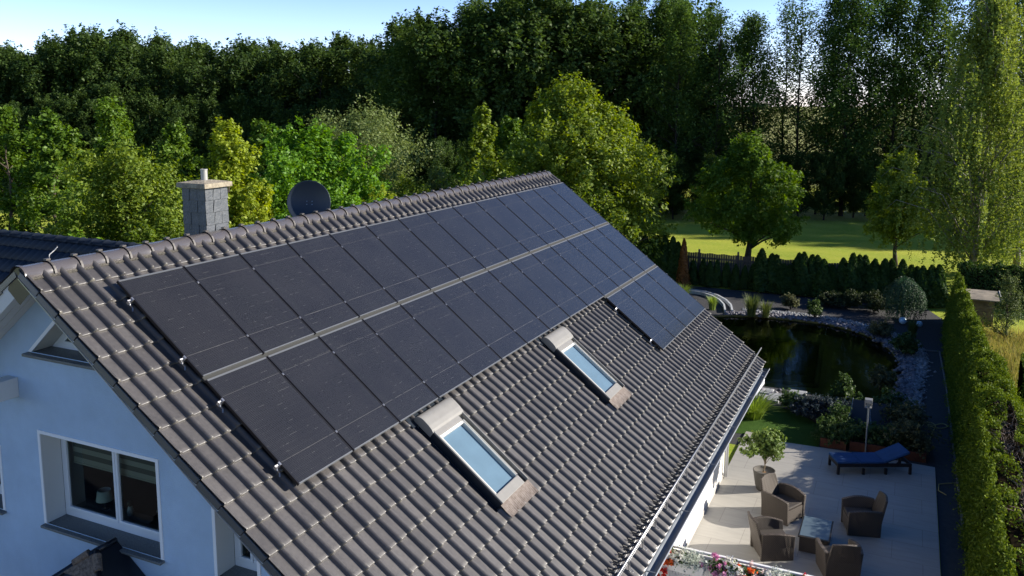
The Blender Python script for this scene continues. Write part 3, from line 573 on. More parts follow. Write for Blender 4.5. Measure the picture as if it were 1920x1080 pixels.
# side wing with its own tiled roof
wing = empty('house_wing', (0,0,0), 0, 'side wing of the house under a shaded blue-black tiled roof at the far left', 'building')
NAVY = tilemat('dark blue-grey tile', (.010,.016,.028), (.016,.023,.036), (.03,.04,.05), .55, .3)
wy0, wz0 = 6.03, 6.30; L = 6.5
V = []; Fq = []; TV = []; EV = []; rng = random.Random(8)
xs = np.arange(-24, -1.9, .0762)
for r_ in range(17):
    s0_, s1_ = r_*RP, (r_+1)*RP; b0 = len(V)
    for s, ad in ((s0_, 0), (s1_, .022), (s1_, -.004)):
        for i, x in enumerate(xs):
            h = .035 if i%3 == 0 else 0
            lim = -2.0-s*.6; xx = min(x, lim); V.append((xx, wy0-s*CS-(ad+h)*SN, wz0-s*SN+(ad+h)*CS))
    nx = len(xs)
    rv = [rng.random() for _ in xs]
    for j in range(2):
        for i in range(nx-1): a = b0+j*nx+i; Fq.append((a, a+nx, a+nx+1, a+1)); TV.append(rv[i]); EV.append(j*.6)
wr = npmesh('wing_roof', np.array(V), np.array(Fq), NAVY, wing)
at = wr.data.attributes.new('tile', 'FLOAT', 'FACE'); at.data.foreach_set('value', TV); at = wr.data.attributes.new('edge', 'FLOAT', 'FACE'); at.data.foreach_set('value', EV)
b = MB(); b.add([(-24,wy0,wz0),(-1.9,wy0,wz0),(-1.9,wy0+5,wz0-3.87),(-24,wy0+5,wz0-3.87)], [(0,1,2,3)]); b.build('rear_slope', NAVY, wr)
b = MB(); x = -24
while x < -1.9:
    ring = lambda xx, r: [(xx, wy0+r*math.cos(math.pi*(j/8)), wz0-.02+r*.9*math.sin(math.pi*(j/8))) for j in range(9)]
    b.add(ring(x,.135)+ring(x+.03,.14)+ring(x+.04,.12)+ring(x+.42,.12), [(q*9+j, (q+1)*9+j, (q+1)*9+j+1, q*9+j+1) for q in range(3) for j in range(8)]); x += .40
b.build('ridge_tiles', NAVY, wr, smooth=True)
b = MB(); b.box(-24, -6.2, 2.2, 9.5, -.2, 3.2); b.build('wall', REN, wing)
b = MB(); b.box(-24, -5.8, .75, .92, 2.2, 2.32); b.build('gutter', ZN, wing)
# ------------------------------------------------------------------ solar panels
def panelmat():
    m = bpy.data.materials.new('solar glass'); n, l = nodes_of(m); b = n['Principled BSDF']
    b.inputs['Roughness'].default_value = .22; b.inputs['Specular IOR Level'].default_value = .5; b.inputs['Coat Weight'].default_value = .25; b.inputs['Coat Roughness'].default_value = .06
    tc = n.new('ShaderNodeTexCoord'); sx = n.new('ShaderNodeSeparateXYZ'); l.new(tc.outputs['UV'], sx.inputs[0])
    def M(op, a, bv=None, c=None, clamp=False):
        q = n.new('ShaderNodeMath'); q.operation = op; q.use_clamp = clamp
        for i, v in enumerate((a, bv, c)):
            if v is None: continue
            if isinstance(v, (int, float)): q.inputs[i].default_value = v
            else: l.new(v, q.inputs[i])
        return q.outputs[0]
    def line(src, freq, width):   # 1 near every integer of src*freq
        f = M('FRACT', M('MULTIPLY', src, freq)); d = M('MINIMUM', f, M('SUBTRACT', 1.0, f)); return M('SUBTRACT', 1.0, M('DIVIDE', d, width), clamp=True)
    u, v = sx.outputs['X'], sx.outputs['Y']       # u across, v down the panel, metres
    bus = line(u, 1/.0187, .16)
    cell_u = line(u, 1/.1715, .010); cell_v = line(v, 1/.0842, .020)
    nz = n.new('ShaderNodeTexNoise'); nz.inputs['Scale'].default_value = 7; nz.inputs['Detail'].default_value = 3; oi = n.new('ShaderNodeObjectInfo')
    mp = n.new('ShaderNodeMapping'); cb = n.new('ShaderNodeCombineXYZ'); rnd = M('MULTIPLY', oi.outputs['Random'], 60.0); l.new(rnd, cb.inputs[0]); l.new(cb.outputs[0], mp.inputs['Location']); l.new(tc.outputs['UV'], mp.inputs[0]); l.new(mp.outputs[0], nz.inputs['Vector'])
    patch = M('GREATER_THAN', nz.outputs['Fac'], .60)
    glint_dash = M('MULTIPLY', M('MULTIPLY', line(v, 1/.0842, .05), bus), patch)  # sparkle glints painted as short bright dashes along the cell rows
    # two cross lines of glint painted into each panel's colour
    def at_(pos, w_): return M('SUBTRACT', 1.0, M('DIVIDE', M('ABSOLUTE', M('SUBTRACT', v, pos)), w_), clamp=True)
    band = M('MULTIPLY', M('ADD', M('MULTIPLY', at_(.27, .007), .7), at_(1.345, .006)), M('GREATER_THAN', nz.outputs['Fac'], .38))
    lines = M('ADD', M('MULTIPLY', bus, .10), M('MULTIPLY', cell_v, .03))
    allv = M('ADD', M('ADD', lines, M('MULTIPLY', glint_dash, .55)), M('MULTIPLY', band, .08), clamp=True)
    mx = n.new('ShaderNodeMixRGB'); mx.inputs[1].default_value = (.004,.004,.006,1); mx.inputs[2].default_value = (.62,.60,.54,1); l.new(allv, mx.inputs[0])
    n2 = n.new('ShaderNodeTexNoise'); n2.inputs['Scale'].default_value = 1.7; n2.inputs['Detail'].default_value = 4; l.new(mp.outputs[0], n2.inputs['Vector'])
    mr = n.new('ShaderNodeMapRange'); mr.inputs[3].default_value = 0; mr.inputs[4].default_value = .012; l.new(n2.outputs['Fac'], mr.inputs[0])
    m2 = n.new('ShaderNodeMixRGB'); m2.blend_type = 'ADD'; m2.inputs[0].default_value = 1; l.new(mx.outputs[0], m2.inputs[1]); l.new(mr.outputs[0], m2.inputs[2])
    l.new(m2.outputs[0], b.inputs['Base Color']); return m
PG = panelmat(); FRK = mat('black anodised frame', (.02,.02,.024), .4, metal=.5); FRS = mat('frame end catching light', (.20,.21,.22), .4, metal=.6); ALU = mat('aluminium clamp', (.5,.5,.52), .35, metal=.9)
PW, PH, PY, PS = 1.046, 1.702, 1.066, 1.763
Rrot = Matrix(((CS,0,SN),(0,1,0),(-SN,0,CS)))     # local x down the slope, z off the roof
fr = MB(); t = .018; d0 = -.036
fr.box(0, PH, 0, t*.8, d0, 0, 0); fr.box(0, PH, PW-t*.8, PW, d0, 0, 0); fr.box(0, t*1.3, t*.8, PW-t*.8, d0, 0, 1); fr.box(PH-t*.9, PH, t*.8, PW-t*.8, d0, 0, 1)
def panel_proto():
    e = bpy.data.objects.new('solar_panel', None); link(e)
    fr.build('frame', [FRK, FRS], e)
    me = bpy.data.meshes.new('glass'); me.from_pydata([(t*1.1,t*.8,-.004),(PH-t*.9,t*.8,-.004),(PH-t*.9,PW-t*.8,-.004),(t*1.1,PW-t*.8,-.004)], [], [(0,1,2,3)])
    uv = me.uv_layers.new(name='UVMap'); 
    for i, (a, b_) in enumerate([(0,0),(0,PH-.035),(PW-.03,PH-.035),(PW-.03,0)]): uv.data[i].uv = (a, b_)
    me.materials.append(PG); g = bpy.data.objects.new('glass', me); link(g, e)
    for s in (.33, 1.37):
        c = MB(); c.box(s-.016, s+.016, PW-.002, PW+.022, -.03, .003); c.box(s-.007, s+.007, PW+.005, PW+.015, .003, .008); c.build('clamp', ALU, e)
    bk = MB(); bk.box(.02, PH-.02, .02, PW-.02, -.012, -.008); bk.build('back_sheet', FRK, e)
    return e
proto = panel_proto(); first = True
ordn = ['first','second','third','fourth','fifth','sixth','seventh','eighth','ninth','tenth','eleventh','twelfth','thirteenth','fourteenth']
grp = 'solar panels on the tiled roof'
for row, (i0, i1, nm) in enumerate(((0,14,'top'),(0,14,'middle'),(10,14,'short lowest'))):
    for i in range(i0, i1):
        o = proto if first else copy_tree(proto); first = False
        o.matrix_world = Matrix.Translation(Vector(rp(row*PS, i*PY+.01, 0))) @ Rrot.to_4x4()
        tag(o, 'black solar panel, %s from the near gable end in the %s row' % (ordn[i-i0], nm), 'solar panel', grp)
for s_, nm in ((PH+.0305,'top and middle'),(PS+PH+.0305,'middle and lowest')):
    c = MB(); y0_ = .02 if nm[0] == 't' else 10*PY; rbox(c, s_-.028, s_+.028, y0_, 14*PY-.02, -.055, -.030); tag(c.build('cover_strip', mat('grey green strip', (.035,.036,.034), .6, metal=.2)), 'long grey strip in the gap between the %s rows of solar panels' % nm, 'cover strip')
# rails and end hooks
def rail(s, y0, y1, lab):
    m_ = MB(); rbox(m_, s-.02, s+.02, y0, y1, -.078, -.038)
    o = tag(m_.build('mounting_rail', ALU), lab, 'mounting rail', 'aluminium rails under the solar panels')
    h = MB(); h.tube([rp(s,y0+.03,-.05), rp(s+.03,y0+.02,-.075), rp(s+.06,y0+.05,-.10), rp(s+.10,y0+.03,-.118)], .010, 6); h.tube([rp(s-.01,y0-.012,-.03), rp(s+.0,y0+.03,-.02)], .012, 6); h.build('roof_hook', ALU, o); 
    c = MB(); rbox(c, s-.022, s+.022, y0+.03, y0+.052, -.036, .008); c.build('end_clamp', ALU, o)
for row, (a, b_, nm) in enumerate(((-.045,14*PY+.03,'top'),(-.045,14*PY+.03,'middle'),(10*PY-.045,14*PY+.03,'lowest'))):
    for s, wh in ((.33,'upper'),(1.37,'lower')): rail(row*PS+s, a, b_, 'aluminium mounting rail, %s one of the two under the %s row of solar panels' % (wh, nm))
# ------------------------------------------------------------------ satellite dish
t = empty('satellite_dish', (-1.5, 5.62, 0), 0, 'dark round satellite dish standing behind the ridge', 'satellite dish')
dn = Vector((.42,-.88,.16)).normalized(); q = dn.to_track_quat('Z','Y').to_matrix()
d = MB(); n_ = 40; Rr = .415; V = []
prof = [(0,-.075),(.1,-.071),(.2,-.058),(.3,-.035),(.38,-.012),(.405,-.002),(.415,0),(.418,-.012),(.405,-.022),(.3,-.055),(0,-.095)]
d.lathe(prof, (0,0,0), n_); d.v = [tuple(q@Vector(p)+Vector((0,0,7.62))) for p in d.v]
DSH = mat('dark dish paint', (.018,.028,.045), .45); d.build('reflector', DSH, t, smooth=True)
d = MB(); d.tube([(0,0,5.9),(0,.06,6.9),(-.05,.14,7.3)], .025, 8); d.build('mast', mat('mast grey', (.3,.3,.3), .5, metal=.5), t)
d = MB(); 
for a, b_ in ((-.05,.02),(.05,.02),(-.05,-.04),(.05,-.04)):
    c_ = q@Vector((a,b_,-.066))+Vector((0,0,7.62)); d.ball(tuple(c_), .010, 6, 4)
d.build('bolt_set', ALU, t)
d = MB(); a0 = q@Vector((0,-.39,-.01))+Vector((0,0,7.62)); d.tube([tuple(a0), tuple(a0+Vector((.12,-.28,-.12)))], .012, 6); d.build('feed_arm', DSH, t)
# ------------------------------------------------------------------ porch canopy at the lower left
t = empty('porch_canopy', (0,0,0), 0, 'pointed dark porch roof tip with a brown stained cap below the gable window', 'canopy')
ax_, ay_, az_ = .22, -.72, 4.12
NC = mat('dark canopy sheet', (.010,.014,.022), .35)
c = MB(); B4 = [(ax_-1.25,ay_-.9,az_-.95),(ax_+1.25,ay_-.9,az_-.95),(ax_+1.25,WY-.01,az_-.95),(ax_-1.25,WY-.01,az_-.95)]
c.add([(ax_,ay_,az_),(ax_,WY-.01,az_)]+B4, [(0,2,3),(0,3,4,1),(0,1,5,2)]); c.build('canopy_roof', NC, t)
c = MB(); 
for b_ in (B4[0], B4[1]): c.tube([(ax_,ay_,az_+.01), (b_[0],b_[1],b_[2]+.02)], .035, 8)
c.tube([(ax_,ay_,az_+.01),(ax_,WY-.02,az_+.01)], .035, 8); c.build('hip_cover', NC, t, smooth=True)
c = MB(); RU = mat('brown stained cap', (.10,.07,.05), .9, col2=(.26,.19,.14), scale=25, bump=.8, bscale=40)
for b_ in (B4[0], B4[1]):
    b_ = np.array(b_); a_ = np.array((ax_,ay_,az_)); c.tube([a_+(b_-a_)*.05+(0,0,.03), a_+(b_-a_)*.17+(0,0,.035)], [.055,.045], 8)
c.add([(ax_,ay_-.01,az_+.02),(ax_-.34,ay_-.25,az_-.22),(ax_,ay_-.26,az_-.20),(ax_+.34,ay_-.25,az_-.22)], [(0,1,2),(0,2,3)]); c.build('hip_cap', RU, t)
# ------------------------------------------------------------------ things behind the gable window
PORC = mat('pale shade', (.65,.64,.56), .8)
t = empty('table_lamp', (-.62,.10,4.11), 0, 'small table lamp with a pale shade behind the left pane of the gable window', 'lamp')
c = MB(); c.lathe([(.11,.13),(.085,.27),(.080,.27),(.105,.13)], n=20); c.build('lamp_shade', PORC, t, smooth=True)
c = MB(); c.lathe([(0,0),(.05,0),(.05,.015),(.015,.03),(.015,.15),(0,.15)], n=12); c.build('base', mat('lamp base', (.1,.1,.1), .4), t)
t = empty('figurine', (-.17,.12,4.11), 0, 'small dark and white figurine on the inner sill beside the table lamp', 'figurine')
c = MB(); c.lathe([(0,0),(.035,0),(.045,.05),(.03,.12),(0,.14)], n=12); c.build('lower_body', PORC, t, smooth=True); c = MB(); c.ball((0,0,.17), .045, 10, 8); c.build('head', mat('dark figure', (.03,.03,.03), .6), t, smooth=True)
def vase(loc, lab, k):
    t = empty('flower_vase', loc, 0, lab, 'vase'); c = MB(); c.lathe([(0,0),(.07,0),(.085,.04),(.07,.11),(.045,.14),(.04,.14),(.04,.1)], n=18); c.build('vase_body', PORC, t, smooth=True)
    rng = np.random.default_rng(k); C = rng.normal(size=(120,3))*np.array([.07,.05,.035])+np.array([0,0,.23]); V, Fq = leaf_quads(C, rng.normal(size=(120,3)), .018, .9, rng); npmesh('blossom_bunch', V, Fq, mat('white petals', (.75,.75,.70), .7), t)
    c = MB(); 
    for i in range(7): c.tube([(0,0,.1),(rng.uniform(-.08,.08),rng.uniform(-.04,.04),.22)], .004, 4)
    c.build('stem_bunch', mat('green stem', (.04,.09,.03), .7), t)
vase((.62,.12,4.11), 'white flower bunch standing left of the round vase in the right pane', 1); vase((.80,.10,4.11), 'round pale vase of white flowers in the lower right corner of the right pane', 2)

# ------------------------------------------------------------------ patio furniture
def wickermat():
    m = bpy.data.materials.new('wicker'); n, l = nodes_of(m); b = n['Principled BSDF']; b.inputs['Roughness'].default_value = .55
    tc = n.new('ShaderNodeTexCoord'); w1 = n.new('ShaderNodeTexWave'); w1.bands_direction = 'Z'; w1.inputs['Scale'].default_value = 24; w1.inputs['Distortion'].default_value = .6; w2 = n.new('ShaderNodeTexWave'); w2.bands_direction = 'DIAGONAL'; w2.inputs['Scale'].default_value = 16
    l.new(tc.outputs['Object'], w1.inputs[0]); l.new(tc.outputs['Object'], w2.inputs[0]); mu = n.new('ShaderNodeMath'); mu.operation = 'MULTIPLY'; l.new(w1.outputs['Fac'], mu.inputs[0]); l.new(w2.outputs['Fac'], mu.inputs[1])
    r = n.new('ShaderNodeMixRGB'); r.inputs[1].default_value = (.040,.031,.025,1); r.inputs[2].default_value = (.115,.090,.070,1); l.new(mu.outputs[0], r.inputs[0]); l.new(r.outputs[0], b.inputs['Base Color'])
    bu = n.new('ShaderNodeBump'); bu.inputs['Strength'].default_value = .6; bu.inputs['Distance'].default_value = .01; l.new(mu.outputs[0], bu.inputs['Height']); l.new(bu.outputs[0], b.inputs['Normal']); return m
WK = wickermat(); WKI = mat('dark wicker seat', (.05,.042,.036), .7, bump=.4, bscale=90)
FZ = .062
def armchair(x, y, rz, lab, first=[None]):
    if first[0]:
        t = copy_tree(first[0]); t.location = (x,y,FZ); t.rotation_euler = (0,0,rz); t['label'] = lab; return t
    t = empty('wicker_armchair', (x,y,FZ), rz, lab, 'armchair', 'wicker armchairs round the glass table')
    for sgn in (-1, 1):   # arm shells, flaring out, top line dipping to the front
        a = MB(); K = 8; V = []
        for i in range(K+1):
            u = i/K; xx = -.34+.70*u; top = .60+.05*math.sin(u*math.pi)-.05*u; fl = .045*math.sin(math.pi*min(1,u*1.1))
            for (yy, zz) in ((.335,.0),(.335+.015+fl*.3,.30),(.375+fl,top),(.300+fl,top),(.275,.30),(.27,.0)): V.append((xx, sgn*yy, zz))
        fs = [(i*6+j, i*6+(j+1)%6, (i+1)*6+(j+1)%6, (i+1)*6+j) for i in range(K) for j in range(6)]+[(5,4,3,2,1,0), tuple(K*6+j for j in range(6))]
        if sgn < 0: fs = [f[::-1] for f in fs]
        a.add(V, fs); a.build('arm', WK, t, bevel=.012)
    b = MB(); V = []; K = 6
    for i in range(K+1):
        u = i/K; yy = -.33+.66*u; cr = .05*math.sin(math.pi*u)
        wtop = 1-.22*0; 
        for (xx, zz) in ((-.30,.0),(-.36,.40),(-.46-.0*cr,.82+.035*math.sin(math.pi*u)),(-.41,.83+.035*math.sin(math.pi*u)),(-.29,.40),(-.24,.0)): V.append((xx-cr*(zz>.5), yy*(1 if zz < .7 else .82), zz))
    b.add(V, [(i*6+j, (i+1)*6+j, (i+1)*6+(j+1)%6, i*6+(j+1)%6) for i in range(K) for j in range(6)]+[(0,1,2,3,4,5), tuple(K*6+j for j in range(5,-1,-1))]); b.build('backrest', WK, t, bevel=.010)
    s = MB(); s.box(-.26,.345,-.268,.268,.04,.34); s.build('seat_base', WK, t, bevel=.012)
    s = MB(); s.box(-.25,.335,-.262,.262,.342,.40); s.build('seat_cushion', WKI, t, bevel=.02)
    for xx in (-.28,.32):
        for yy in (-.30,.30): s = MB(); s.box(xx-.02,xx+.02,yy-.02,yy+.02,-.002,.03); s.build('leg', mat('chair foot', (.03,.03,.03), .6), t)
    first[0] = t; return t
armchair(6.67,12.10,math.atan2(-.45,.89),'wicker armchair nearest the potted oleander, facing away from the house wall')
armchair(6.68,10.32,math.atan2(.48,.876),'wicker armchair left of the glass table with its slatted side to the flower boxes')
armchair(8.35,12.22,math.atan2(-.28,-.96),'wicker armchair right of the glass table with its back to the hedge')
armchair(8.02,10.12,math.atan2(.93,-.36),'shaded wicker armchair at the bottom edge, right of the flowers')
t = empty('glass_table', (7.49,11.13,FZ), R(0), 'low wicker table with a pale glass top between the four armchairs', 'table')
c = MB(); c.box(-.29,.29,-.47,.47,0,.32); c.build('table_base', WK, t, bevel=.01)
c = MB(); c.box(-.32,.32,-.50,.50,.32,.355); c.build('table_rim', WKI, t, bevel=.008)
c = MB(); c.box(-.29,.29,-.47,.47,.357,.367); c.build('glass_top', mat('frosted table glass', (.09,.125,.15), .16, spec=.4), t, bevel=.003)
# sun lounger
t = empty('sun_lounger', (8.37,15.72,FZ), math.atan2(.436,.9), 'blue cushioned sun lounger with a dark frame on the shaded patio', 'sun lounger')
DKW = mat('dark lounger frame', (.014,.010,.012), .6); BC = mat('blue cushion cloth', (.012,.058,.17), .9, var=.12, scale=5, bump=.15, bscale=30)
c = MB(); c.box(-.96,.96,-.31,-.27,.20,.29); c.box(-.96,.96,.27,.31,.20,.29); c.box(-.96,-.92,-.27,.27,.20,.29); c.box(.92,.96,-.27,.27,.20,.29); 
for k in range(9): c.box(-.88+k*.15,-.80+k*.15,-.268,.268,.255,.275)
c.build('frame', DKW, t, bevel=.006)
for xx in (-.93,-.28,.30,.93):
    for yy in (-.29,.29): c = MB(); c.box(xx-.03,xx+.03,yy-.028,yy+.028,0,.20 if abs(xx) > .5 else .16); c.build('leg', DKW, t)
for x0, x1 in ((-.97,-.37),(-.365,.24)): c = MB(); c.box(x0,x1,-.31,.31,.292,.35); c.build('cushion', BC, t, bevel=.02)
c = MB(); c.hexa([(.245,-.31,.292),(.90,-.31,.56),(.90,.31,.56),(.245,.31,.292),(.235,-.31,.350),(.875,-.31,.62),(.875,.31,.62),(.235,.31,.350)]); c.build('cushion', BC, t, bevel=.018)['label'] = 'raised head cushion'
c = MB(); c.hexa([(.25,-.27,.262),(.90,-.27,.53),(.90,.27,.53),(.25,.27,.262),(.25,-.27,.285),(.90,-.27,.556),(.90,.27,.556),(.25,.27,.285)]); c.tube([(.80,-.2,.50),(.62,-.2,.25)], .015, 6); c.tube([(.80,.2,.50),(.62,.2,.25)], .015, 6); c.build('back_support', DKW, t)
# two dark recliners by the beds
def recliner(x, y, rz, lab, first=[None]):
    if first[0]: t = copy_tree(first[0]); t.location = (x,y,.01); t.rotation_euler = (0,0,rz); t['label'] = lab; return
    t = empty('garden_recliner', (x,y,.01), rz, lab, 'recliner', 'dark recliners behind the lamp'); first[0] = t
    cl_ = mat('dark blue mesh cloth', (.012,.022,.038), .6)
    c = MB(); c.hexa([(-.24,-.25,.36),(.24,-.25,.33),(.24,.25,.33),(-.24,.25,.36),(-.24,-.25,.39),(.24,-.25,.36),(.24,.25,.36),(-.24,.25,.39)]); c.build('seat', cl_, t)
    c = MB(); c.hexa([(.22,-.25,.34),(.58,-.25,.90),(.58,.25,.90),(.22,.25,.34),(.26,-.25,.32),(.62,-.25,.88),(.62,.25,.88),(.26,.25,.32)]); c.build('backrest', cl_, t)
    mt = mat('grey tube', (.22,.25,.28), .4, metal=.6)
    for yy in (-.27,.27): c = MB(); c.tube([(-.26,yy,.36),(.24,yy,.34),(.60,yy,.92)], .014, 6); c.tube([(-.25,yy,.0),(.15,yy,.36),(.35,yy,0)], .012, 6); c.tube([(-.22,yy,.52),(.30,yy,.55)], .016, 6); c.tube([(-.22,yy,.52),(-.2,yy,.36)], .012, 6); c.build('side_frame', mt, t)
recliner(7.95,18.15,R(84),'dark blue recliner left of the lamp post behind the planted beds'); recliner(8.55,18.1,R(96),'dark blue recliner right of the lamp post behind the planted beds')
# lamp post
t = empty('garden_lamp', (8.22,16.95,0), 0, 'slim grey garden lamp with a small box head in front of the beds', 'lamp')
c = MB(); c.tube([(0,0,0),(0,0,1.32)], .022, 10); c.lathe([(.06,0),(.06,.02),(0,.02)], n=14); c.build('post', mat('grey lamp post', (.25,.28,.30), .5, metal=.4), t)
c = MB(); c.box(-.095,.095,-.095,.095,1.46,1.56); c.box(-.075,.075,-.075,.075,1.32,1.34); 
for a in (-.085,.085):
    for b_ in (-.085,.085): c.box(a-.008,a+.008,b_-.008,b_+.008,1.33,1.47)
c.build('head', mat('lamp head silver', (.38,.37,.35), .35, metal=.5), t, bevel=.004); c = MB(); c.box(-.05,.05,-.05,.05,1.342,1.455); c.build('light_glass', mat('lamp glass', (.2,.22,.22), .2), t)
# privacy screen with flower boxes
t = empty('privacy_screen', (0,0,0), 0, 'white panelled privacy screen with a thin top rail, standing behind the flower boxes', 'screen')
c = MB(); x = 5.04; SY = 6.25
while x < 9.6: c.box(x, x+.048, SY-.012, SY+.012, .06, 1.93); x += .053
c.build('panel', mat('white plastic slat', (.66,.65,.62), .6), t)
c = MB(); c.box(5.0, 9.7, SY-.025, SY+.03, 1.965, 2.0); c.box(5.0,9.7,SY-.02,SY+.02,1.90,1.935); c.build('top_rail', mat('white rail', (.8,.8,.8), .4), t, bevel=.005)
c = MB(); [c.box(xx,xx+.06,SY-.03,SY+.03,.06,1.964) for xx in (5.0,7.2,9.62)]; c.build('post_set', WHITE, t)
PET = {k: leafmat('petal '+k, c1, c2, .25, .02) for k, c1, c2 in (('red',(.62,.03,.03),(.75,.10,.06)),('pink',(.60,.22,.40),(.78,.42,.58)),('white',(.72,.70,.62),(.85,.85,.80)),('silver',(.42,.47,.40),(.60,.64,.56)),('orange',(.75,.10,.02),(.80,.22,.04)),('pale',(.70,.52,.50),(.80,.70,.66)))}
GL = leafmat('geranium leaf', (.03,.075,.012), (.09,.16,.03))
def flowerbox(x0, x1, lab, specs):
    t = empty('flower_box', ((x0+x1)/2, SY-.14, 0), 0, lab, 'flower box'); hw = (x1-x0)/2
    c = MB(); c.hexa([(-hw+.02,-.09,1.66),(hw-.02,-.09,1.66),(hw-.02,.10,1.66),(-hw+.02,.10,1.66),(-hw,-.11,1.84),(hw,-.11,1.84),(hw,.11,1.84),(-hw,.11,1.84)]); c.build('trough', mat('white trough', (.70,.69,.66), .5), t, bevel=.006)
    c = MB(); c.box(-hw+.03,hw-.03,-.09,.09,1.835,1.85); c.build('soil', mulch, t)
    for i, (fx, kind, name, plab, drop, sc) in enumerate(specs):
        rng = np.random.default_rng(50+i+int(x0*10)); p = empty('flowering_plant', (x0+fx, SY-.15, 1.84), 0, plab, 'flower')
        n1 = 420; C = rng.normal(size=(n1,3))*np.array([.10,.08,.055])*sc+np.array([0,-.02,.05]); C[:,2] = np.where(C[:,2] < -.02, C[:,2]-drop*rng.random(n1)*.6, C[:,2]); C[:,1] -= np.clip(-C[:,2],0,1)*.15
        V, Fq = leaf_quads(C, rng.normal(size=(n1,3))*.6+np.array([0,-.2,.7]), .022, .8, rng); npmesh('foliage', V, Fq, PET['silver'] if kind == 'silver' else GL, p)
        m_ = 24 if kind != 'silver' else 30; H_ = rng.normal(size=(m_,3))*np.array([.12,.10,.05])*sc+np.array([0,-.04,.11])
        dr = rng.random(m_) < (.55 if drop else 0); H_[:,2] = np.where(dr, H_[:,2]-rng.random(m_)*drop-.05, H_[:,2]); H_[:,1] = np.where(dr, H_[:,1]-.10, H_[:,1])
        C = (H_[:,None,:]+rng.normal(size=(m_,34,3))*(.018 if kind != 'silver' else .03)).reshape(-1,3); V, Fq = leaf_quads(C, rng.normal(size=C.shape)+np.array([0,-.4,.6]), .018 if kind != 'silver' else .009, .9, rng); npmesh('blossoms', V, Fq, PET[kind], p)
    return t
flowerbox(5.25, 6.15, 'white trough with trailing red geraniums and white blooms nearest the house wall', [(.10,'red','','trailing red geranium at the house end of the white trough',.45,1.0),(.26,'orange','','small orange red geranium behind the trailing red one',.1,.6),(.42,'white','','large white flower heads between the geraniums and the silver plant',0,.9),(.70,'silver','','silvery grey foliage plant at the right end of the first trough',0,1.15)])
flowerbox(6.30, 7.75, 'long white trough of pink, orange, white and red flowers', [(.10,'pink','','mauve pink trailing geranium at the left end of the second trough',.3,.9),(.34,'white','','round white bloom cluster between the mauve geranium and the orange one',.05,.8),(.50,'orange','','orange red geranium in the middle of the second trough',.2,.8),(.70,'pale','','cream and pale pink blooms right of the orange geranium',.1,.8),(.92,'white','','white blooms beside the second silver plant',0,.6),(1.08,'silver','','silvery foliage plant in the second trough',0,.9),(1.30,'red','','red geranium at the right end of the second trough',.2,.9)])
# potted oleander
t = empty('potted_oleander', (6.05,13.36,FZ), 0, 'small oleander tree in a round grey-brown pot on the sunny patio', 'potted tree')
c = MB(); c.lathe([(0,0),(.17,0),(.20,.10),(.235,.30),(.262,.46),(.268,.50),(.250,.505),(.242,.46),(0,.44)], n=32); c.build('pot', mat('ribbed taupe pot', (.085,.078,.07), .7, bump=.5, bscale=80), t, smooth=True)
c = MB(); c.lathe([(0,.445),(.24,.442)], n=20); c.build('soil', mat('soil and bark', (.10,.05,.02), .95, col2=(.25,.14,.06), scale=40), t)
V, Fq, mb = tree_parts(seed=12, H=1.5, Rad=.47, z0=.85, style='round', lobes=30, twigs=9, per=22, leaf=.036, twig=.16, up=.5, trunk=.028, limbs=18, lobe_r=.26, spread=.5)
V = V.reshape(-1,4,3); c_ = V.mean(1, keepdims=True); V = (c_+(V-c_)*np.array([1,1,1])).reshape(-1,3)
npmesh('crown', V, Fq, leafmat('oleander leaf', (.09,.16,.025), (.20,.28,.06), .3, .04), t); mb.v = [(x,y,z+.0) for x,y,z in mb.v]; mb.build('trunk', mat('pale trunk', (.20,.16,.11), .8), t, smooth=True)
# ------------------------------------------------------------------ garden plants
def at(px, D, z=0):
    """ground point seen at photograph column px, D metres ahead"""
    a = (px-960)/1588.0; fx, fy = math.sin(YAW), math.cos(YAW); rx, ry = math.cos(YAW), -math.sin(YAW)
    return (CAM[0]+D*fx+D*a*rx/1.0, CAM[1]+D*fy+D*a*ry, z)
THU = leafmat('thuja leaf', (.018,.050,.008), (.05,.10,.016), .25, .02)
THO = leafmat('withered thuja leaf', (.16,.06,.012), (.30,.13,.03), .25, .03)
def thuja_mesh(seed, H, Rad, n=5200, leaf=.045):
    rng = np.random.default_rng(seed); t = rng.random(n)**.85; a = rng.uniform(0, 2*math.pi, n)
    r = Rad*(1-t)**.62*np.clip(t*10+.6,0,1)*(1+.14*np.sin(a*3+seed+t*7)+.10*np.sin(a*5+t*13))*rng.uniform(.72,1.06,n)
    C = np.stack([r*np.cos(a), r*np.sin(a), .05+t*H], 1); N = np.stack([np.cos(a), np.sin(a), np.full(n,.25)], 1)+rng.normal(size=(n,3))*.5
    return leaf_quads(C, N, leaf, .6, rng)
TH_ = []
def thuja(loc, H, Rad, lab, lm=THU, proto=None, grp='conical thujas along the garden fence'):
    if proto is not None and proto < len(TH_):
        b0, h0, r0 = TH_[proto]; t = copy_tree(b0); t.location = loc; t.scale = (Rad/r0, Rad/r0, H/h0); t.rotation_euler = (0,0,loc[0]*7); t['label'] = lab; return t
    t = empty('thuja', loc, 0, lab, 'thuja', grp); V, Fq = thuja_mesh(len(TH_)+3, H, Rad); npmesh('foliage', V, Fq, lm, t); m_ = MB(); m_.tube([(0,0,-.02),(0,0,H*.6)], [.05,.02], 6); m_.build('trunk', BARKD, t)
    if lm is THU: TH_.append((t, H, Rad))
    return t
def ray_y(px, py, Y):
    """the place where the line of sight through a photograph point meets the vertical plane y=Y"""
    a, b_ = (px-960)/1588.0, -(py-427.9)/1588.0; d = _f+_rr*a+_uu*b_; k = (Y-CAM[1])/d[1]; return CAM+d*k
short = [(1300,489),(1319,487),(1332,492),(1345,489),(1363,493),(1380,497),(1397,500),(1412,497)]
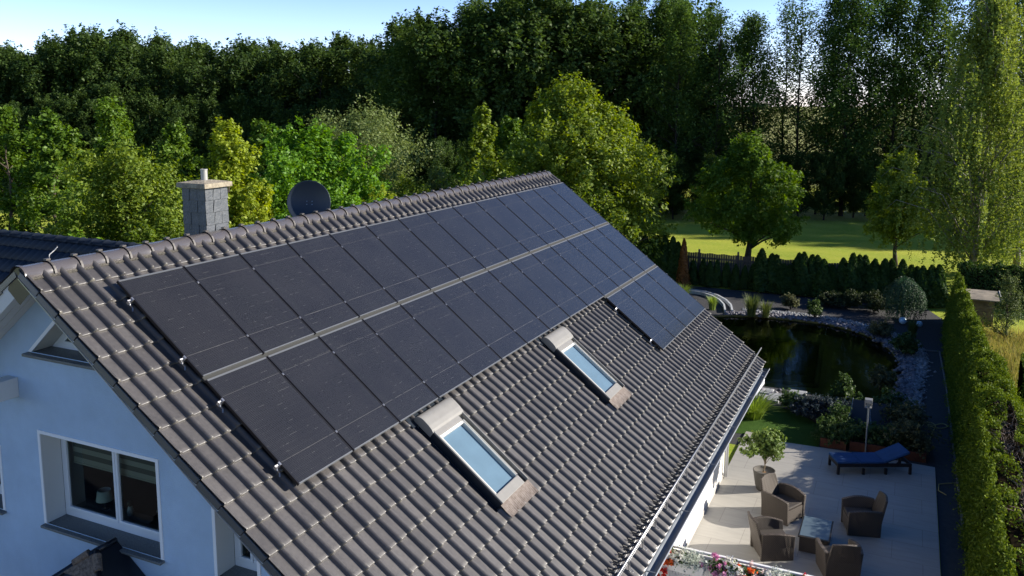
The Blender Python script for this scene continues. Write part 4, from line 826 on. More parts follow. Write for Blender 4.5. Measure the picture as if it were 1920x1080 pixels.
tall = [(1429,470),(1448,479),(1456,481),(1470,497),(1481,499),(1499,478),(1508,477),(1523,481),(1533,482),(1545,489),(1561,500),(1582,487),(1600,479),(1612,482),(1623,483),(1641,489),(1660,489),(1673,489),(1693,491),(1709,500),(1720,503),(1731,502),(1748,501),(1762,500)]
for i, (px, py) in enumerate(short+tall):
    Y = 36.7+.15*math.sin(i*2.1); P_ = ray_y(px, py, Y); H = P_[2]
    if i < 4: thuja((P_[0],Y,0), H, .30, 'short slim thuja in front of the board fence')
    else: thuja((P_[0],Y,0), H, .30 if i < 8 else .54, 'short slim thuja in front of the board fence' if i < 8 else 'dark pointed thuja in the dense row behind the pond', proto=i%4)
for i, (px, py) in enumerate([(1198,446),(1210,444),(1224,443),(1233,446),(1247,443),(1262,448),(1272,458)]):
    P_ = ray_y(px, py, 36.0); thuja((P_[0],36.0,0), P_[2], .50, 'tall dark thuja of the group beside the roof edge, left of the brown one', proto=i%4)
P_ = ray_y(1283, 449, 35.7); thuja((P_[0],35.7,0), P_[2], .34, 'withered orange brown thuja at the end of the tall group', lm=THO, grp=None)
# board fence
t = empty('board_fence', (0,0,0), 0, 'weathered grey board fence behind the thuja row', 'fence')
c = MB(); x = -3.2
while x < 10.6: c.box(x, x+.11, 37.45, 37.475, .05, 1.62+.02*math.sin(x*9)); x += .125
c.build('board_panel', mat('weathered board', (.10,.085,.07), .9, var=.3, scale=6), t)
c = MB(); x = -3.2
while x < 10.8: c.box(x,x+.09,37.48,37.57,0,1.80); x += 2.05
c.box(-3.2,10.6,37.476,37.50,.3,.40); c.box(-3.2,10.6,37.476,37.50,1.30,1.40); c.build('post_row', mat('fence post', (.13,.11,.09), .9), t)
# big clipped hedge at the right
def hedge_mesh(seed, path, n, leaf, bald=None):
    """path: list of (y, xl0, xl1, xr1, xr0, H): foot left, top left, top right, foot right"""
    rng = np.random.default_rng(seed); path = np.array(path, float); yy = rng.uniform(path[0,0], path[-1,0], n)
    g = lambda j: np.interp(yy, path[:,0], path[:,j])
    a, b_, c_, d_, H = g(1), g(2), g(3), g(4), g(5)
    lump = .14*np.abs(np.sin(yy*5.25))**.7*np.where(yy > 16, 1.5, .5)-.1+.08*np.sin(yy*2.1+seed)+.07*np.sin(yy*4.7)+.05*np.sin(yy*9.1)
    kind = rng.random(n); u = rng.random(n); X = np.empty(n); Z = np.empty(n); N = np.zeros((n,3))
    m0 = kind < .42; m1 = (kind >= .42) & (kind < .78); m2 = kind >= .78
    w = .06*np.sin(yy*3.3+u*6)+.04*np.sin(yy*7.9+u*11)
    X = np.where(m0, a+(b_-a)*u+w*.6, np.where(m1, b_+(c_-b_)*u, d_+(c_-d_)*u-w*.6)); Z = np.where(m0, H*u, np.where(m1, H+lump+.10*np.sin(X*7+yy*3)-.22*(2*u-1)**4, H*u))
    N[:,0] = np.where(m0, -1, np.where(m1, 0, 1)); N[:,2] = np.where(m1, 1, .3)
    rough = rng.gamma(1.3, .035, n); X += N[:,0]*(rough-.07); Z += np.where(m1, rough-.07, 0)
    C = np.stack([X, yy, np.maximum(Z, .03)], 1)
    if bald is not None: C = C[~bald(C)]; N = N[:len(C)]*0+np.array([0,0,.4])
    return leaf_quads(C, N+rng.normal(size=(len(C),3))*.55, leaf, .6, rng)
HPATH = [(2,10.35,10.72,13.0,13.2,2.1),(12,10.40,10.74,12.6,12.9,2.1),(16,10.42,10.78,11.75,12.2,2.15),(20.8,10.42,10.86,11.6,11.9,2.2),(21.3,10.42,10.88,11.4,11.6,2.08),(26,10.44,10.90,11.3,11.5,2.15),(29,10.46,10.90,11.18,11.35,2.2),(33.4,10.6,10.88,11.1,11.25,2.15)]
HG = leafmat('hedge leaf', (.040,.085,.006), (.17,.235,.014), .22, .02)
t = empty('hedge', (0,0,0), 0, 'long clipped green hedge running beside the dark path with a sunlit top', 'hedge')
bald = lambda C: (np.abs(C[:,0]-(11.32+.12*np.sin(C[:,1]*1.7))) < .14*np.clip((17.3-C[:,1])/2.5,0,1)) & (C[:,2] > 1.8)
V, Fq = hedge_mesh(5, HPATH, 290000, .025, bald); npmesh('foliage', V, Fq, HG, t)
c = MB(); HP = HPATH
for (a, b_) in zip(HP, HP[1:]):
    c.hexa([(a[1]+.12,a[0],0),(a[4]-.12,a[0],0),(b_[4]-.12,b_[0],0),(b_[1]+.12,b_[0],0),(a[2]+.12,a[0],a[5]-.18),(a[3]-.12,a[0],a[5]-.18),(b_[3]-.12,b_[0],b_[5]-.18),(b_[2]+.12,b_[0],b_[5]-.18)])
c.build('inner_wood', mat('hedge core', (.014,.011,.007), .98, spec=0), t)
rng = np.random.default_rng(6); c = MB()
for i in range(420):
    yy = rng.uniform(9,18); xx = 11.32+.12*math.sin(yy*1.7)+rng.uniform(-.18,.18); z = 1.94+rng.uniform(0,.16); d = rng.normal(size=3)*.12; c.tube([(xx,yy,z-.06),(xx+d[0],yy+d[1],z+abs(d[2])*.6)], [.007,.003], 4)
tw_ = c.build('bare_twigs', mat('bare twig', (.17,.13,.11), .9, var=.4, scale=9), t); tw_['kind'] = 'stuff'
t = empty('hedge', (0,0,0), 0, 'short cross hedge with a sunlit top joining the long hedge from the right', 'hedge')
V, Fq = hedge_mesh(9, [(-18,-.45,-.35,.35,.45,1.85),(-12.3,-.45,-.35,.35,.45,1.8)], 26000, .034); V = np.stack([-V[:,1], 22.0+V[:,0]*1.6, V[:,2]], 1); npmesh('foliage', V, Fq, HG, t)
c = MB(); c.box(12.3,18,21.5,22.5,0,1.65); c.build('inner_wood', MATS['hedge core'], t)
t = empty('hedge', (0,0,0), 0, 'dark far hedge behind the garden shed at the right edge', 'hedge')
V, Fq = hedge_mesh(11, [(-24,-.5,-.4,.4,.5,1.9),(-11.2,-.5,-.4,.4,.5,2.0)], 30000, .045); V = np.stack([-V[:,1], 38.2+V[:,0], V[:,2]], 1); npmesh('foliage', V, Fq, THU, t)
c = MB(); c.box(11.3,24,37.9,38.5,0,1.75); c.build('inner_wood', MATS['hedge core'], t)
# shed
t = empty('garden_shed', (11.95,34.3,0), 0, 'low timber garden shed with a flat worn roof behind the hedge', 'shed')
c = MB(); WD = mat('grey timber', (.14,.11,.085), .9, var=.3, scale=5)
for k in range(9): c.box(-.55,.55,-.5,.5,.02+k*.125,.02+k*.125+.118)
c.build('wall', WD, t, bevel=.004)
c = MB(); c.hexa([(-.80,-.8,1.17),(.78,-.8,1.17),(.78,.75,1.30),(-.80,.75,1.30),(-.80,-.8,1.22),(.78,-.8,1.22),(.78,.75,1.35),(-.80,.75,1.35)]); c.build('shed_roof', mat('worn roofing felt', (.13,.115,.10), .9, col2=(.34,.29,.22), scale=2.2), t)
c = MB(); c.hexa([(.782,-.82,1.15),(.81,-.82,1.15),(.81,.77,1.28),(.782,.77,1.28),(.782,-.82,1.25),(.81,-.82,1.25),(.81,.77,1.38),(.782,.77,1.38)]); c.build('fascia', WHITE, t)
# rocks and pebbles along the bank
def bank(path, width, n, smin, smax, z, m_, name, lab, seed):
    rng = np.random.default_rng(seed); path = np.array(path, float); seg = np.linalg.norm(np.diff(path, axis=0), axis=1); cum = np.r_[0, np.cumsum(seg)]
    s = rng.uniform(0, cum[-1], n); x = np.interp(s, cum, path[:,0]); y = np.interp(s, cum, path[:,1]); e = .05
    x2 = np.interp(np.minimum(s+e, cum[-1]), cum, path[:,0]); y2 = np.interp(np.minimum(s+e, cum[-1]), cum, path[:,1]); d = nrm(np.stack([x2-x, y2-y], 1)); off = rng.normal(size=n)*width*.33
    C = np.stack([x-d[:,1]*off, y+d[:,0]*off, np.full(n, z)+rng.random(n)*.03], 1); sz = rng.uniform(smin, smax, n)*np.where(rng.random(n) < .06, 1.9, 1)
    base = np.array([(1,0,0),(-1,0,0),(0,1,0),(0,-1,0),(0,0,.7),(0,0,-.7)], float); V = base[None]*sz[:,None,None]*rng.uniform(.6,1.25,(n,6,1))
    a = rng.uniform(0,6.3,n); ca, sa = np.cos(a)[:,None], np.sin(a)[:,None]; V = np.stack([V[:,:,0]*ca-V[:,:,1]*sa, V[:,:,0]*sa+V[:,:,1]*ca, V[:,:,2]], 2)+C[:,None,:]
    tri = np.array([(0,2,4),(2,1,4),(1,3,4),(3,0,4),(2,0,5),(1,2,5),(3,1,5),(0,3,5)]); Fq = (tri[None]+np.arange(n)[:,None,None]*6).reshape(-1,3)
    o = npmesh(name, V.reshape(-1,3), Fq, m_, smooth=True); o['kind'] = 'stuff'; o['label'] = lab; return o
PEB = leafmat('pale pebble', (.14,.15,.16), (.42,.43,.44), 0, .04); ROC = leafmat('dark bank rock', (.05,.05,.06), (.28,.27,.30), 0, .04)
OUT = [(2.2,32.1),(4.0,32.4),(5.8,32.3),(7.2,31.8),(8.4,30.9),(9.2,29.7),(9.6,28.2),(9.65,26.4),(9.5,24.6),(9.45,22.6),(9.35,21.0),(9.3,19.6)]
INN = [(1.6,31.3),(3.6,31.8),(5.6,31.75),(7.0,31.2),(8.2,30.0),(8.85,28.6),(9.2,26.8),(9.3,25.0),(9.2,23.2),(8.9,21.8),(8.4,21.0),(7.6,20.7)]
bank(OUT, .42, 4600, .03, .065, .01, PEB, 'pebbles', 'band of pale pebbles around the far side of the pond', 2)
bank(INN, .5, 2200, .05, .11, .0, ROC, 'bank_rocks', 'dark and pale broken rocks along the water line', 3)
bank([(4.2,20.9),(5.4,20.8),(6.2,20.6),(6.8,20.3)], .5, 160, .05, .12, .0, ROC, 'bank_rocks', 'few rocks along the near bank of the pond', 4)
# stepping slabs at the near bank
for i, (x, y, w_, d_, lab) in enumerate([(4.75,20.9,.9,.55,'broad pale stone slab at the near bank closest to the roof edge'),(5.45,20.55,.7,.45,'middle pale stone slab at the near bank'),(5.95,21.15,.55,.4,'small pale stone slab half in the water'),(5.0,20.15,1.0,.5,'long grey stone slab between lawn and pond')]):
    c = MB(); c.box(x-w_/2, x+w_/2, y-d_/2, y+d_/2, -.25 if y > 21 else 0, .07+.01*i); tag(c.build('stone_slab', mat('pale stone', (.20,.21,.22), .85, col2=(.36,.37,.38), scale=5, bump=.3), bevel=.02), lab, 'stone slab', 'stone slabs at the near bank')
# curved concrete rill
c = MB(); pts = [(-1.0,34.8),(-.2,34.65),(.5,34.1),(1.05,33.3),(1.45,32.4),(1.72,31.3)]
for off, h in ((-.16,.16),(.16,.16)):
    V = []
    for i, p_ in enumerate(pts):
        a = np.array(pts[max(0,i-1)]); b_ = np.array(pts[min(len(pts)-1,i+1)]); d = (b_-a)/np.linalg.norm(b_-a); nn = np.array([-d[1], d[0]]); q1 = np.array(p_)+nn*(off-.04); q2 = np.array(p_)+nn*(off+.04); V += [(q1[0],q1[1],0),(q2[0],q2[1],0),(q2[0],q2[1],h),(q1[0],q1[1],h)]
    c.add(V, [(i*4+j, i*4+(j+1)%4, (i+1)*4+(j+1)%4, (i+1)*4+j) for i in range(len(pts)-1) for j in range(4)]+[(3,2,1,0), tuple(len(V)-4+j for j in range(4))])
t = tag(c.build('water_rill', mat('pale concrete edge', (.42,.44,.46), .8, var=.15, scale=4)), 'curved pale water channel at the corner of the pond beside the roof', 'water channel')
# glass globes
for (x, y, r_, lab) in ((8.97,32.55,.165,'larger pale blue glass globe under the weeping bush'),(9.62,32.35,.135,'smaller pale blue glass globe beside the hedge')):
    c = MB(); c.ball((0,0,r_+.02), r_, 28, 18); o = c.build('glass_globe', mat('pale blue glass ball', (.42,.62,.78), .12, coat=.6, var=.25, scale=9), smooth=True, loc=(x,y,0)); tag(o, lab, 'glass globe', 'glass globes by the pond')
# ---- shrubs
def shrub(loc, H, Rad, lab, lm, cat='shrub', name='shrub', group=None, seed=1, leaf=.04, style='round', lobes=16, twigs=9, per=26, z0=.05, up=.6, twig=.28, droop=0, trunk=.03):
    return tree(name, loc, lab, cat, lm, group, BARKD, seed=seed, H=H, Rad=Rad, z0=z0, style=style, lobes=lobes, twigs=twigs, per=per, leaf=leaf, twig=twig, up=up, trunk=trunk, limbs=8, droop=droop, lobe_r=.38)
BX = leafmat('box leaf', (.020,.035,.010), (.05,.07,.02), .25, .03); LV = leafmat('lavender leaf', (.022,.036,.038), (.055,.075,.09), .25, .03); GR = leafmat('garden leaf', (.022,.06,.012), (.07,.12,.025), .3, .03); OLV = leafmat('olive leaf', (.06,.07,.03), (.13,.14,.06), .3, .03)
shrub((5.75,34.6,0), .62, .40, 'smallest round clipped box bush in front of the thuja row', BX, name='box_bush', group='round box bushes', seed=31, lobes=22)
shrub((6.55,34.6,0), .78, .48, 'middle round clipped box bush with a yellowish tone', BX, name='box_bush', group='round box bushes', seed=32, lobes=22)
shrub((7.75,34.4,0), .95, .62, 'largest dark round box bush left of the weeping bush', BX, name='box_bush', group='round box bushes', seed=33, lobes=22)
# weeping bush
rng = np.random.default_rng(44); C = []; N = []
for k in range(230):
    a = rng.uniform(0, 6.28); r1 = rng.uniform(.25, .95)**.7*.95; h0 = 1.95-.35*r1**2+rng.normal()*.05; zb = rng.uniform(.05,.7)
    for u in np.linspace(0,1,46): z = h0-(h0-zb)*u; rr = r1*(.35+.65*min(1,u*3.0)**.6)+.05*math.sin(u*4+k); C.append((rr*math.cos(a)+rng.normal()*.02, rr*math.sin(a)+rng.normal()*.02, z)); N.append((math.cos(a), math.sin(a), .2))
V, Fq = leaf_quads(np.array(C), np.array(N)+rng.normal(size=(len(C),3))*.5, .035, .5, rng)
t = empty('weeping_bush', (8.95,33.3,0), 0, 'blue-green weeping dome bush behind the two glass globes', 'weeping bush'); npmesh('foliage', V, Fq, leafmat('weeping blue leaf', (.018,.05,.022), (.045,.095,.045), .25, .04), t); c = MB(); c.tube([(0,0,0),(.05,0,.9),(0,0,1.8)], [.06,.05,.03], 7); c.build('trunk', BARKD, t)
shrub((6.6,19.1,0), .55, .5, 'grey-blue lavender mound behind the lawn edge', LV, seed=51, up=1.2, lobes=18)
shrub((7.2,19.0,0), .62, .55, 'broad blue-grey lavender mound left of the beds', LV, seed=52, up=1.2, lobes=20)
shrub((5.95,19.7,0), .38, .3, 'low dark green tuft between lawn and stepping slabs', GR, seed=53)
shrub((7.4,20.2,0), 1.05, .28, 'slender bright green upright shrub at the near water edge', GR, seed=54, style='egg')
shrub((8.1,19.6,0), .6, .5, 'dark green bush between the water and the recliners', GR, seed=55)
shrub((8.85,19.3,0), 1.0, .62, 'dense dark bush right of the recliners', GR, seed=56)
shrub((9.25,18.5,0), 1.05, .55, 'tall leafy bush with yellowish tips beside the hose', OLV, seed=57)
shrub((9.3,17.4,0), .85, .48, 'bed plant with pale yellow flowers at the patio corner', OLV, seed=58)
shrub((8.4,22.9,0), .7, .42, 'reedy bush on the right bank near the pebble band', OLV, seed=59, up=1.5)
shrub((9.15,27.6,0), .8, .45, 'bushy green shrub on the far right bank', GR, seed=60)
shrub((8.15,30.0,0), .55, .42, 'brownish bank plant left of the bushy shrub', OLV, seed=61, up=1.2)
shrub((5.4,32.0,0), .75, .30, 'upright plant rising from the far pebbles', GR, seed=62, up=2, style='egg')
shrub((4.2,33.2,0), .6, .35, 'small feathery plant on the far bank', OLV, seed=63, up=2)
shrub((8.0,17.55,0), .6, .45, 'green herb mound in front of the left recliner', GR, seed=64); shrub((8.75,17.45,0), .55, .4, 'low herb plant in front of the right recliner', GR, seed=65)
shrub((7.25,17.3,0), .65, .40, 'leafy herb mound at the left end of the beds', GR, seed=66); shrub((7.45,18.1,0), .8, .42, 'pale green bush behind the left end of the beds', GR, seed=67)
def blades(name, loc, lab, n, H, Rad, lm, seed, cat='grass clump', wd=.012, lean=.5):
    rng = np.random.default_rng(seed); V = []; Fq = []
    for i in range(n):
        a = rng.uniform(0,6.28); r0 = Rad*.35*rng.random(); h = H*rng.uniform(.6,1.1); L_ = Rad*rng.uniform(.2,1.2)*lean*2; p0 = np.array([r0*math.cos(a), r0*math.sin(a), 0]); d = np.array([math.cos(a), math.sin(a), 0]); s = np.array([-d[1], d[0], 0])*wd
        k = len(V)
        for u, w_ in ((0,1),(.4,.9),(.75,.6),(1,.1)): q = p0+d*L_*u**1.8+np.array([0,0,h*(u-.35*u**3*lean*1.4)]); V += [q-s*w_, q+s*w_]
        Fq += [(k+2*j, k+2*j+1, k+2*j+3, k+2*j+2) for j in range(3)]
    t = npmesh(name, np.array(V), np.array(Fq), lm); t.location = loc; return tag(t, lab, cat)
BG = leafmat('bright grass blade', (.14,.24,.03), (.26,.36,.06), .4, .05); RD = leafmat('reed blade', (.05,.09,.02), (.12,.15,.04), .35, .03)
blades('grass_clump', (4.98,18.35,0), 'bright green arching grass clump beside the gutter end', 420, .95, .75, BG, 1)
blades('grass_clump', (4.2,17.6,0), 'second arching grass clump hidden partly behind the roof', 320, .9, .7, BG, 2)
blades('reeds', (2.75,31.2,0), 'tall green reeds at the far left corner of the pond', 300, 1.15, .55, RD, 3, lean=.35); blades('reeds', (3.35,31.3,0), 'second clump of reeds right of the tallest one', 200, .9, .45, RD, 4, lean=.4); blades('reeds', (.9,31.6,0), 'short yellow-green reeds inside the curved channel', 260, .75, .4, BG, 5, lean=.3)
blades('grass_clump', (-.9,33.2,0), 'light green grass tuft in front of the brown thuja', 300, .9, .6, BG, 6)
blades('grass_clump', (9.35,30.6,0), 'dark grass tuft between globes and hedge', 200, .8, .4, RD, 7, lean=.3)
# planter beds
RB = mat('rust brown bed edging', (.10,.030,.014), .85, var=.25, scale=8); SOIL = mat('dark bed soil', (.02,.016,.012), .95)
for (x0, x1, y0, y1, lab) in ((7.05,7.72,16.90,17.7,'left rust brown raised bed behind the lounger'),(7.80,8.95,16.98,17.75,'middle rust brown raised bed behind the lounger'),(9.02,9.72,16.95,17.8,'right rust brown raised bed at the patio corner')):
    t = empty('raised_bed', (0,0,0), 0, lab, 'raised bed', 'raised beds behind the lounger'); c = MB(); w_ = .04
    c.box(x0,x1,y0,y0+w_,0,.26); c.box(x0,x1,y1-w_,y1,0,.26); c.box(x0,x0+w_,y0+w_,y1-w_,0,.26); c.box(x1-w_,x1,y0+w_,y1-w_,0,.26); c.build('edging', RB, t); c = MB(); c.box(x0+w_,x1-w_,y0+w_,y1-w_,.15,.2); c.build('soil', SOIL, t)
# garden hose
c = MB(); P0 = [(8.55,18.75),(8.75,18.4),(9.1,18.3),(9.45,18.9),(9.7,19.9),(9.95,19.95),(10.2,20.2),(10.33,20.0),(10.1,19.75),(9.85,19.85),(9.75,20.15),(10.0,20.0),(9.9,19.2),(9.83,18.6)]
pts = []
for i in range(len(P0)-1):
    p0, p1, p2, p3 = (np.array(P0[max(0,min(len(P0)-1,j))]) for j in (i-1,i,i+1,i+2))
    for u in np.linspace(0,1,7)[:-1]: q = .5*((2*p1)+(-p0+p2)*u+(2*p0-5*p1+4*p2-p3)*u*u+(-p0+3*p1-3*p2+p3)*u**3); pts.append((q[0], q[1], .04+.008*(len(pts)%5)/5))
c.tube(pts, .014, 6); tag(c.build('garden_hose', mat('yellow hose', (.36,.32,.12), .6), smooth=True), 'pale yellow garden hose looped across the dark path', 'hose')
c = MB(); c.tube([(10.45,15.9,.04),(10.2,15.75,.04),(10.0,15.6,.04),(9.98,15.2,.04),(10.15,15.0,.04)], .012, 6); tag(c.build('garden_hose', MATS['yellow hose'], smooth=True), 'short end of hose beside the patio corner', 'hose')
# dry meadow and young conifer
rng = np.random.default_rng(77); n = 9000; x = rng.uniform(11.6, 17, n); y = rng.uniform(25, 33, n); h = rng.uniform(.15, .42, n); a = rng.uniform(0, 6.28, n); w_ = .012; V = np.zeros((n,4,3)); dx = np.cos(a)*w_; dy = np.sin(a)*w_; lx = rng.normal(size=n)*.12; ly = rng.normal(size=n)*.12
V[:,0] = np.stack([x-dx,y-dy,0*x],1); V[:,1] = np.stack([x+dx,y+dy,0*x],1); V[:,2] = np.stack([x+lx+dx*.2,y+ly+dy*.2,h],1); V[:,3] = np.stack([x+lx-dx*.2,y+ly-dy*.2,h],1)
o = npmesh('dry_grass', V.reshape(-1,3), np.arange(n*4).reshape(n,4), leafmat('dry grass', (.18,.19,.045), (.36,.31,.10), .4, .02)); tag(o, 'tall yellow dry grass beyond the hedge', kind='stuff')
tree('young_conifer', (12.75,31.6,0), 'young thin-branched conifer standing in the dry grass', 'tree', leafmat('conifer needle', (.05,.085,.02), (.13,.17,.05), .3, .03), seed=71, H=2.75, Rad=.75, z0=.2, style='cone', lobes=34, twigs=9, per=20, leaf=.03, twig=.4, up=.1, trunk=.05, limbs=30, lobe_r=.16, spread=.35)

# ------------------------------------------------------------------ garden trees
LM = {'linden': leafmat('linden leaf', (.065,.13,.010), (.27,.34,.030), .42, .03), 'yellow': leafmat('golden leaf', (.17,.25,.012), (.38,.45,.04), .45, .03), 'bright': leafmat('bright green leaf', (.075,.20,.010), (.17,.33,.022), .42, .03),
 'willow': leafmat('willow leaf', (.11,.17,.04), (.24,.29,.10), .38, .03), 'olive': leafmat('olive green leaf', (.08,.15,.010), (.21,.28,.028), .4, .03), 'maple': leafmat('maple leaf', (.05,.12,.007), (.14,.24,.016), .4, .03), 'birch': leafmat('birch leaf', (.09,.15,.022), (.25,.31,.06), .42, .03), 'small': leafmat('fresh shrub leaf', (.11,.23,.015), (.24,.38,.04), .42, .03)}
tree('linden_tree', at(1066,44.5), 'broad linden with yellow-green sunlit leaves behind the far end of the roof', 'tree', LM['linden'], seed=101, H=10.4, Rad=5.0, z0=.4, style='egg', lobes=96, twigs=15, per=60, leaf=.088, twig=1.0, up=.45, trunk=.22, lobe_r=.27)
tree('walnut_tree', at(590,41), 'bright green round tree behind the satellite dish', 'tree', LM['bright'], seed=102, H=8.3, Rad=3.4, z0=.6, style='round', lobes=58, twigs=13, per=58, leaf=.085, twig=.8, up=.3, trunk=.18, lobe_r=.3)
tree('willow_tree', at(672,47), 'large grey-green willow domed behind the bright green tree', 'tree', LM['willow'], seed=103, H=9.0, Rad=3.6, z0=.6, style='round', lobes=56, twigs=15, per=60, leaf=.062, twig=1.25, up=.9, trunk=.22, lobe_r=.3)
tree('golden_tree', at(430,37), 'yellow-green leafy tree directly behind the chimney', 'tree', LM['yellow'], seed=104, H=8.55, Rad=1.95, z0=1, style='egg', lobes=44, twigs=12, per=46, leaf=.075, twig=.6, up=.25, trunk=.14, lobe_r=.3)
tree('golden_tree', at(478,36.5), 'low yellow-green companion right of the chimney', 'tree', LM['yellow'], seed=105, H=5.9, Rad=1.35, z0=1, style='round', lobes=26, twigs=12, per=46, leaf=.072, twig=.5, up=.2, trunk=.1, lobe_r=.34)
tree('hazel_bush', at(232,35), 'wide olive green bushy tree left of the chimney', 'tree', LM['olive'], seed=106, H=7.6, Rad=2.7, z0=.5, style='round', lobes=52, twigs=14, per=52, leaf=.07, twig=1.1, up=.7, trunk=.16, lobe_r=.3)
mk = dict(style='egg', twigs=12, per=44, leaf=.095, up=.35, trunk=.14, lobe_r=.24)
tree('maple_tree', at(14,46), 'maple cut by the left picture edge', 'tree', LM['maple'], seed=107, H=9.0, Rad=2.0, z0=.6, lobes=34, twig=.7, **mk)
tree('maple_tree', at(98,45), 'second maple from the left edge with a rounded pointed top', 'tree', LM['maple'], seed=108, H=8.8, Rad=2.0, z0=.6, lobes=34, twig=.7, **mk)
tree('maple_tree', at(214,50), 'tallest maple rising behind the wide olive bush', 'tree', LM['maple'], seed=109, H=9.4, Rad=2.1, z0=.6, lobes=34, twig=.75, **mk)
tree('maple_tree', at(330,49), 'dark maple between the olive bush and the yellow tree', 'tree', LM['maple'], seed=110, H=8.1, Rad=1.9, z0=.6, lobes=32, twig=.7, **mk)
tree('maple_tree', at(490,49), 'small maple tip showing left of the willow dome', 'tree', LM['maple'], seed=111, H=8.3, Rad=1.6, z0=.6, lobes=28, twig=.6, **mk)
tree('maple_tree', at(905,50), 'narrow light green maple between willow and linden', 'tree', LM['olive'], seed=112, H=9.2, Rad=1.35, z0=.6, lobes=30, twig=.6, **mk)
tree('maple_tree', at(958,52), 'dark green leafy tree tucked against the left side of the linden', 'tree', LM['maple'], seed=113, H=8.6, Rad=1.9, z0=.6, lobes=32, twig=.6, **mk)
tree('lawn_maple', at(1408,50), 'round maple with a short trunk standing alone on the sunlit lawn', 'tree', LM['maple'], seed=114, H=7.5, Rad=2.6, z0=1.2, style='egg', lobes=52, twigs=13, per=52, leaf=.09, twig=.8, up=.2, trunk=.19, lobe_r=.25)
tree('lawn_maple', at(1692,49.4), 'smaller bright maple on the lawn in front of the birch', 'tree', LM['olive'], seed=115, H=6.6, Rad=2.15, z0=1.35, style='egg', lobes=40, twigs=12, per=46, leaf=.08, twig=.65, up=.15, trunk=.13, lobe_r=.26)
for i, (px, D, H, Rd, lm_, lab) in enumerate([(20,26,4.35,1.6,'small','low fresh green shrub at the left edge above the dark wing roof'),(78,27,4.75,1.5,'small','fresh green shrub above the middle of the wing roof'),(140,28,4.9,1.3,'small','fresh green shrub nearest the wing roof end'),(300,33,5.0,1.7,'olive','olive shrub filling in beside the chimney'),(720,40,5.3,1.6,'yellow','yellow-green shrub at the foot of the willow'),(775,42,5.8,1.5,'olive','pale shrub right of the willow foot'),(825,46,5.9,1.2,'willow','slim pale shrub in the dark gap'),(980,44,5.2,1.6,'linden','low linden sucker left of the big linden'),(560,36,5.2,2.0,'bright','green shrub behind the ridge left of the dish'),(640,38,5.4,1.9,'bright','green shrub behind the ridge right of the dish'),(880,46,4.6,1.6,'maple','dark low shrub in the gap before the linden'),(1195,46,5.6,1.4,'linden','lower side bough group at the right foot of the linden')]):
    shrub(at(px,D), H, Rd, lab, LM[lm_], seed=130+i, leaf=.065, lobes=26, twigs=12, per=40, twig=.6, up=.5, trunk=.07, cat='shrub', name='shrub', style='round')
# weeping birch at the right
def birch(loc, H, Rad, seed, n_br, lab='', grp=None):
    rng = np.random.default_rng(seed); C = []; tr_ = MB()
    hs = np.linspace(0, H*.97, 9); wob = rng.normal(size=(9,2))*.13; wob[0] = 0
    tr_.tube([(wob[i,0], wob[i,1], hs[i]) for i in range(9)], [.20*(1-.9*i/8) for i in range(9)], 8)
    for k in range(n_br):
        t_ = (k+rng.random())/n_br*.84+.15; z0_ = H*t_; a = rng.uniform(0, 6.28); rm = Rad*(1-t_)**.5*(1 if t_ > .3 else .75+t_)*rng.uniform(.35,1.15)*(1+.2*math.sin(2*a+seed)); top = z0_+rm*.3
        bx, by = rm*math.cos(a), rm*math.sin(a); i = min(7, int(t_*8*.9)); st = np.array((wob[i,0], wob[i,1], max(.8, top-rm*1.0))); md = np.array((bx*.6, by*.6, top-rm*.12)); en = np.array((bx, by, top))
        if k%2 == 0: tr_.tube([st, md, en, en+np.array((bx*.12,by*.12,-.5))], [.045,.028,.014,.006], 5)
        for q in range(rng.integers(5, 13)):
            u0 = rng.uniform(.25, 1.15); p0 = st+(md-st)*min(1,u0*1.6) if u0 < .6 else md+(en-md)*(u0-.6)/.4; p0 = p0+rng.normal(size=3)*np.array((.16,.16,.12)); L_ = rng.gamma(3, .42)+.35
            m_ = int(20*L_); u = rng.random(m_)**.85; sway = rng.normal(size=2)*.10
            C.append(np.stack([p0[0]+(sway[0]+bx*.05)*u+rng.normal(size=m_)*.055, p0[1]+(sway[1]+by*.05)*u+rng.normal(size=m_)*.055, p0[2]+.1-L_*u], 1))
    C = np.concatenate(C); C = C[C[:,2] > .35]; V, Fq = leaf_quads(C, rng.normal(size=C.shape)+np.array([0,0,.4]), .062, .7, rng)
    t = empty('birch_tree', loc, 0, lab, 'birch', grp); npmesh('crown', V, Fq, LM['birch'], t); tr_.build('trunk', mat('birch bark', (.30,.28,.25), .8, col2=(.06,.055,.05), scale=6), t, smooth=True); return t
birch(at(1840,44), 15.4, 4.0, 7, 250, 'tall weeping birch with hanging pale green twigs at the right')
birch(at(1925,47), 15.6, 3.6, 8, 200, 'second weeping birch cut by the right picture edge')

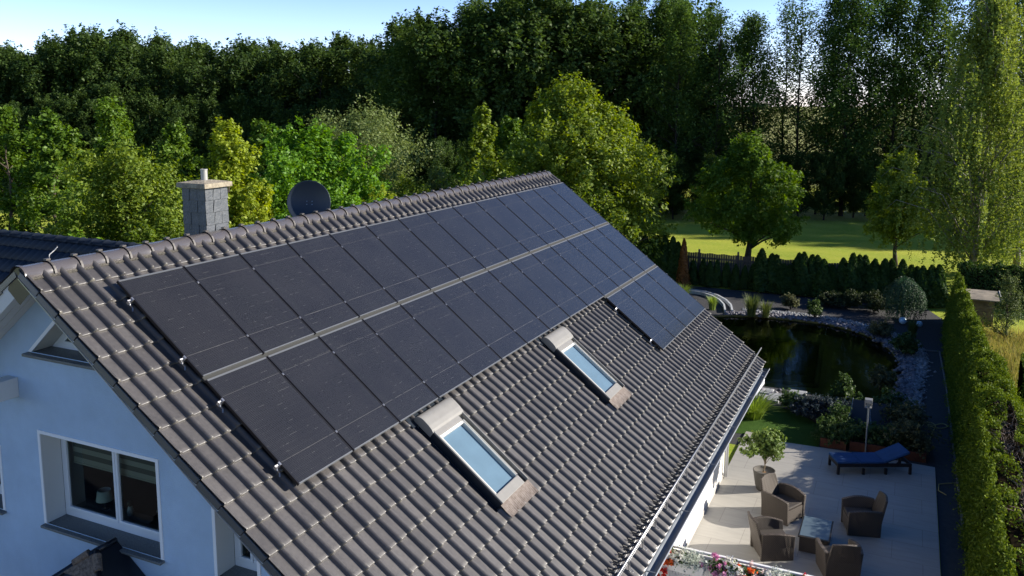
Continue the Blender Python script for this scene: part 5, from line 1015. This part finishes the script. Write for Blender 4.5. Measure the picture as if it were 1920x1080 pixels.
# ------------------------------------------------------------------ the wood beyond the field
FD = leafmat('forest leaf', (.026,.060,.014), (.078,.130,.022), .36, .02); FP = leafmat('poplar leaf', (.030,.075,.016), (.10,.17,.030), .40, .02)
PROT = {}
def proto(key, lm_, **kw):
    V, Fq, mb = tree_parts(**kw); t = bpy.data.objects.new('forest_tree' if key[0] == 'f' else 'poplar_tree', None); t['category'] = 'tree' if key[0] == 'f' else 'poplar'
    link(t); npmesh('crown', V, Fq, lm_, t); mb.build('trunk', BARKD, t, smooth=True); PROT[key] = [t, kw['H'], False]
for i in range(6): proto('f%d'%i, FD, seed=200+i, H=16, Rad=4.5, z0=1.0, style='round', lobes=64, twigs=11, per=34, leaf=.155, twig=1.35, up=.7, trunk=.22, limbs=8, lobe_r=.24)
for i in range(5): proto('p%d'%i, FP, seed=220+i, H=21, Rad=3.5, z0=2.0, style='egg', lobes=84, twigs=9, per=30, leaf=.115, twig=1.5, up=1.0, trunk=.20, limbs=60, lobe_r=.22, spread=.6)
for i in range(5): proto('s%d'%i, FP, seed=240+i, H=21, Rad=3.5, z0=3.0, style='egg', lobes=60, twigs=7, per=20, leaf=.115, twig=1.4, up=.8, trunk=.17, limbs=60, lobe_r=.20, spread=.65)
def place(key, loc, H, lab, grp, rz):
    p = PROT[key]; t = p[0] if not p[2] else copy_tree(p[0]); p[2] = True
    s = H/p[1]; t.location = loc; t.rotation_euler = (0,0,rz); w_ = s*rng.uniform(.92,1.12); t.scale = (w_,w_,s); t['label'] = lab; t['group'] = grp
rng = random.Random(21)
def wood(px0, px1, D0, D1, step, rows, hfun, keys, lab, grp, lean=0):
    for r_ in range(rows):
        D = D0+(D1-D0)*r_/max(1,rows-1); px = px0+rng.uniform(0, step)*1588/D*.4
        while px < px1:
            d = D+rng.uniform(-1.5,1.5)
            H = hfun(px, d)*rng.uniform(.92,1.03); place(rng.choice(keys), at(px, d), H, lab, grp, rng.uniform(0,6.28)); px += step*rng.uniform(.75,1.3)*1588/D
def top_h(px, D):   # height of the tree line
    ys = [(-60,84),(0,92),(100,78),(230,62),(330,80),(600,88),(640,80),(690,62),(740,82),(765,52),(830,35),(900,0),(1000,-12),(1100,-12),(1250,-2),(1330,8),(1420,12),(1500,-15),(2000,-60)]
    y = np.interp(px, [a for a, _ in ys], [b_ for _, b_ in ys]); return 9.2+(194-y)/1588*D
wood(-40, 745, 92, 110, 4.2, 3, top_h, ['f0','f1','f2','f3','f4','f5'], 'dense round-topped tree of the dark wood on the left', 'dense wood on the left')
wood(-40, 760, 86, 86, 3.4, 1, lambda p, d: top_h(p,d)*.66, ['f0','f2','f4'], 'lower leafy tree along the front of the dark wood on the left', 'front trees of the dense wood')
wood(750, 1270, 76, 88, 3.4, 3, top_h, ['p0','p1','f1','p2','f5','p3','p4'], 'tall dark tree of the wood behind the linden', 'tall wood in the middle')
wood(1250, 1960, 73, 80, 3.4, 2, top_h, ['p0','s0','s1','p2','s2','s3','s4','p4'], 'tall slender poplar with light showing between its boughs', 'poplars beyond the lawn')
wood(740, 1960, 70, 73, 2.3, 2, lambda p, d: (6.6 if p < 1250 else 5.4), ['f0','f2','f3'], 'low dark undergrowth tree at the foot of the tall wood', 'undergrowth of the tall wood')
# the same wood goes on outside the picture at the right and shades the far half of the lawn
for i in range(11): place(rng.choice(['p0','p1','p2','p3']), (23+i*3.6+rng.uniform(-1,1), 75+rng.uniform(-.6,.6), 0), rng.uniform(19,21), 'tall tree of the wood just outside the right picture edge', 'wood outside the right edge', rng.uniform(0,6))
